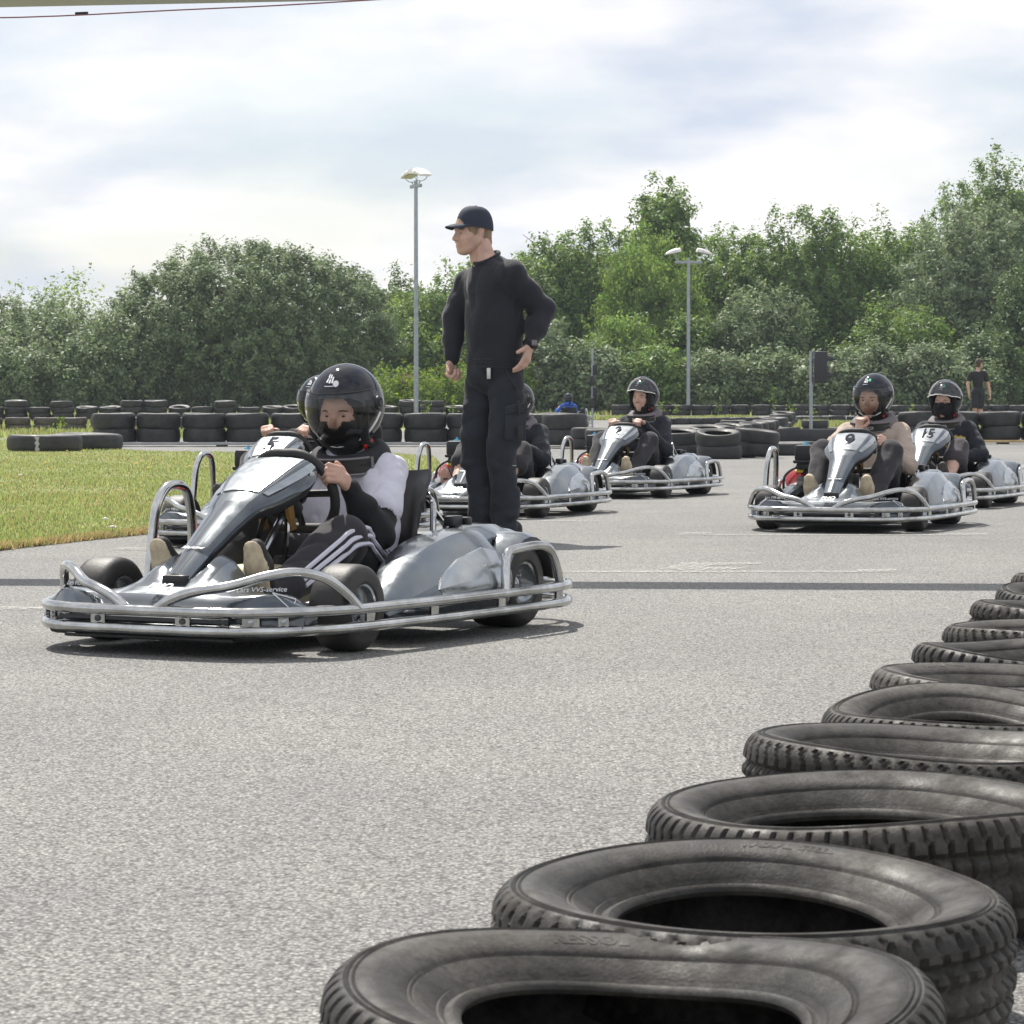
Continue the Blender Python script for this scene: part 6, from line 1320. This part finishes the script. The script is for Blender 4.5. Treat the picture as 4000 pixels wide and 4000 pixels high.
    low = [[(x*.955, y*.955, z+.004) for x, y, z in rg[0]]]; v, fc = loft(low+rg); b_ = MB(); b_.add(xf(v, M), fc); cp = b_.build('cap', M_('cap_navy'), r_)
    top = []; bot = []
    for i in range(7):
        t = i/6
        for k in range(13):
            a = R(-62+124*k/12); r0 = 1.0; ln = .078*t*math.cos(a*.95)**.5; x = .094*math.cos(a)+ln-.012; y = .090*math.sin(a)*(1-.06*t); z = .046-.020*t*t-.22*(y*y)/.09*(.25+t*.35)
            top.append((x, y, z)); bot.append((x, y, z-.005))
    fc = []
    for i in range(6):
        for k in range(12): q = i*13+k; fc.append((q, q+1, q+14, q+13)); fc.append((91+q+13, 91+q+14, 91+q+1, 91+q))
    for k in range(12): q = 78+k; fc.append((q, q+1, 91+q+1, 91+q))
    for i in range(6): fc.append((i*13, i*13+13, 91+i*13+13, 91+i*13)); fc.append((i*13+25, i*13+12, 91+i*13+12, 91+i*13+25))
    mesh_obj('cap_brim', xf(top+bot, M), fc, M_('cap_navy'), cp); v, fc = lathe([(0,.158),(.006,.156),(.008,.150)], 10); mesh_obj('cap_button', xf(v, M @ Matrix.Translation((-.012,0,-.004))), fc, M_('cap_navy'), cp)
    # ---- ribbed hem, trouser pockets and seams
    b_ = MB()
    for z in (.945, .962, .979):
        b_.tube([Vector((.01,0,z))+Vector(fwd)*math.cos(a)*.137+Vector(lf)*math.sin(a)*.163 for a in [2*math.pi*k/24 for k in range(24)]], .0095, 6, closed=True, res=2)
    b_.build('ribbed_hem', M_('cloth_sweat'), r_)['kind'] = 'stuff'
    Rz = Matrix.Rotation(math.atan2(lf[1], lf[0])+R(90), 3, 'Z'); pk = Vector((.118,-.150,.625)); b_ = MB(); b_.box(pk, (.135,.022,.165), Rz @ Matrix.Rotation(R(4), 3, 'Y'), bev=.009); po = b_.build('cargo_pocket', M_('cloth_work'), r_)
    b_ = MB(); b_.box(pk+Vector((.004,-.006,.088)), (.145,.026,.050), Rz @ Matrix.Rotation(R(-7), 3, 'Y'), bev=.009); b_.build('pocket_flap', M_('cloth_work'), po)
    b_ = MB(); b_.tube([(.062,-.152,.945),(.088,-.158,.88),(.135,-.140,.80)], .0032, 5); b_.build('pocket_seam', M_('cloth_char'), r_)
    # ---- collar, watch, badge, reel
    b_ = MB(); c = Vector((-.040, -.002, 1.538)); pts = []
    for k in range(20): a = 2*math.pi*k/20; pts.append(c+Vector(fwd)*math.cos(a)*.066+Vector(lf)*math.sin(a)*.068+Vector((0,0,-.034*math.cos(a))))
    b_.tube(pts, .0115, 8, closed=True, res=2); b_.build('collar', M_('cloth_sweat'), r_)
    w = Vector(wr+nrm(wr-el)*.018); axd = Vector(nrm(wr-el)); pts = []; u = axd.orthogonal().normalized(); q2 = axd.cross(u)
    b_ = MB(); b_.tube([w+axd*.008+(u*math.cos(a)+q2*math.sin(a))*.036 for a in [2*math.pi*k/16 for k in range(16)]], .0085, 6, closed=True, res=2); wt = b_.build('watch', M_('black_plastic'), r_)
    b_ = MB(); b_.box(w+axd*.008+Vector((.022,-.034,.006)), (.030,.016,.030), bev=.005); b_.build('watch_face', M_('brace_grey'), wt)
    b_ = MB(); bp = Vector((-.028,-.150,.905)); b_.box(bp, (.022,.006,.060), Matrix.Rotation(R(-25), 3, 'Z'), bev=.002); bg = b_.build('key_badge', M_('silver_badge'), r_)
    b_ = MB(); b_.tube([bp+Vector((.004,0,.03)), bp+Vector((.012,.01,.055))], .0025, 5); b_.box(bp+Vector((.013,.004,-.006)), (.008,.004,.056), Matrix.Rotation(R(-25), 3, 'Z')); b_.build('badge_clip', M_('black_plastic'), bg)
    b_ = MB(); b_.box((.142,-.172,.585), (.030,.012,.075), Matrix.Rotation(R(30), 3, 'Z'), bev=.004); b_.build('pocket_tool', M_('cloth_char'), r_); b_ = MB(); b_.box((.135,-.178,.715), (.010,.008,.085), Matrix.Rotation(R(30), 3, 'Z'), bev=.002); b_.build('pocket_strap', M_('cloth_char'), r_)
    b_ = MB(); b_.tube([(.120,-.175,.405),(.102,-.182,.407)], .0018, 4); b_.build('knee_label', M_('white_print'), r_)
    b_ = MB()
    for an, d in ((al, Vector(nrm((-.75,-.65,0)))), (ar, Vector(nrm((-.85,-.5,0))))):
        for k in range(3): p = Vector((an[0], an[1], .088-.013*k))+d*(.045+.03*k); s2 = d.cross(Vector((0,0,1))); b_.tube([p+s2*.018, p+Vector((0,0,.006)), p-s2*.018], .0028, 5)
    b_.build('shoe_laces', M_('visor_trim'), r_)
standing_man()
# ================================================================== the walking man far right
def walker():
    D = 75.5; x0 = place(3818, D); z0 = gz(D); r_ = empty('person', (x0, D, z0)); tag(r_, 'man in black t-shirt, shorts and brown cap walking away beside the far lane', 'person')
    at = lambda x, z, y=0: np.array((x, y, z)); B = Body(); mats = ['cloth_black', 'cloth_navy', 'skin', 'hair_brown', 'orange_sock', 'shoe_dark']
    B.cap(at(0,1.05), at(0,1.30), .125, .15, 0, .05, (0,1,0), .75); B.cap(at(-.15,1.42), at(.15,1.42), .078, .078, 0, .05); B.cap(at(0,1.46), at(.01,1.56), .06, .055, 2, .02)
    for q, el, wr in ((-1, at(-.27,1.13,.0), at(-.245,.88,-.08)), (1, at(.285,1.12,.02), at(.32,.86,-.06))):
        s_ = at(q*.19,1.40); m_ = s_*.5+el*.5; B.cap(s_, m_, .075, .068, 0, .03); B.cap(m_, el, .048, .045, 2, .004); B.cap(el, wr, .045, .030, 2, .02); hand(B, wr, nrm((q*.1,-.2,-1)), (-q,0,0), (0,-1,0), 2, (25,30,20), 1.0)
    B.cap(at(-.05,.95), at(.05,.95), .125, .125, 1, .03)
    for q, kn, an in ((-1, at(-.085,.52,-.02), at(-.02,.12,.14)), (1, at(.085,.50,.06), at(.07,.10,.0))):
        hp = at(q*.085,.90); md = hp*.15+kn*.85; B.cap(hp, md, .105, .098, 1, .03); B.cap(kn, kn*.6+an*.4, .062, .058, 2, .02); B.cap(kn*.6+an*.4, an, .056, .036, 2, .02); B.cap(an+at(0,.03), an+at(0,-.05), .042, .042, 4, .004); shoe(B, at(an[0],.012,an[1]-.09), at(an[0]+.03,.012,an[1]+.19), (0,0,1), 5, 5)
    F_ = Body(); hc = at(.03,1.69); P = face(F_, hc, (.62,.78,0), (0,0,1), 2, 2, 1.0, hair=3); ears(F_, P, 2); F_.cap(P(-.04,0,0), P(-.05,0,-.05), .064, .05, 3, .02)
    body_obj('body', [B.mesh(.011), F_.mesh(.007)], mats, r_)
    f = nrm((.62,.78,0)); s_ = np.cross((0,0,1), f); M = Matrix(((f[0],s_[0],0,hc[0]),(f[1],s_[1],0,hc[1]),(0,0,1,hc[2]),(0,0,0,1))); rg = []
    for i in range(7):
        t = i/6; w = math.cos(t*math.pi/2)**.6; rg.append([(.104*w*math.cos(a)-.012, .09*w*math.sin(a), .035+.10*math.sin(t*math.pi/2)) for a in [2*math.pi*k/20 for k in range(20)]])
    v, fc = loft(rg); b_ = MB(); b_.add(xf(v, M), fc); cp = b_.build('cap', M_('cap_brown'), r_); b_ = MB(); b_.add(xf([(.08,-.06,.045),(.16,-.035,.03),(.165,.035,.03),(.08,.06,.045),(.08,-.06,.035),(.16,-.035,.022),(.165,.035,.022),(.08,.06,.035)], M), [(0,1,2,3),(7,6,5,4),(0,4,5,1),(1,5,6,2),(2,6,7,3),(3,7,4,0)]); b_.build('cap_brim', M_('cap_brown'), cp, False)
walker()
# small orange marker cone beside the yellow plank
x = place(3950, 66); r_ = empty('marker_cone', (x, 66, gz(66))); tag(r_, 'small orange marker cone standing behind the wide tyres', 'cone')
v, f = lathe([(.0,.34),(.03,.34),(.075,.03),(.075,.0)], 16); mesh_obj('cone_body', v, f, M_('orange_sock'), r_); b_ = MB(); b_.box((0,0,.012), (.22,.22,.024), bev=.006); b_.build('cone_base', M_('black_plastic'), r_)

# ================================================================== summer haze over the whole place
bx_ = MB(); bx_.box((0, 200, 7), (560, 470, 16.5)); hz = bx_.build('haze', bpy.data.materials.new('haze_air'), None, False); tag(hz, 'thin pale summer haze in the air over the track', None, None, 'stuff')
hm = hz.data.materials[0]; hm.use_nodes = True; nt = hm.node_tree; nt.nodes.clear(); ho = nt.nodes.new('ShaderNodeOutputMaterial'); hv = nt.nodes.new('ShaderNodeVolumePrincipled')
hv.inputs['Color'].default_value = (.80, .90, 1.0, 1); hv.inputs['Density'].default_value = .00032; hv.inputs['Anisotropy'].default_value = .35; nt.links.new(hv.outputs[0], ho.inputs['Volume'])
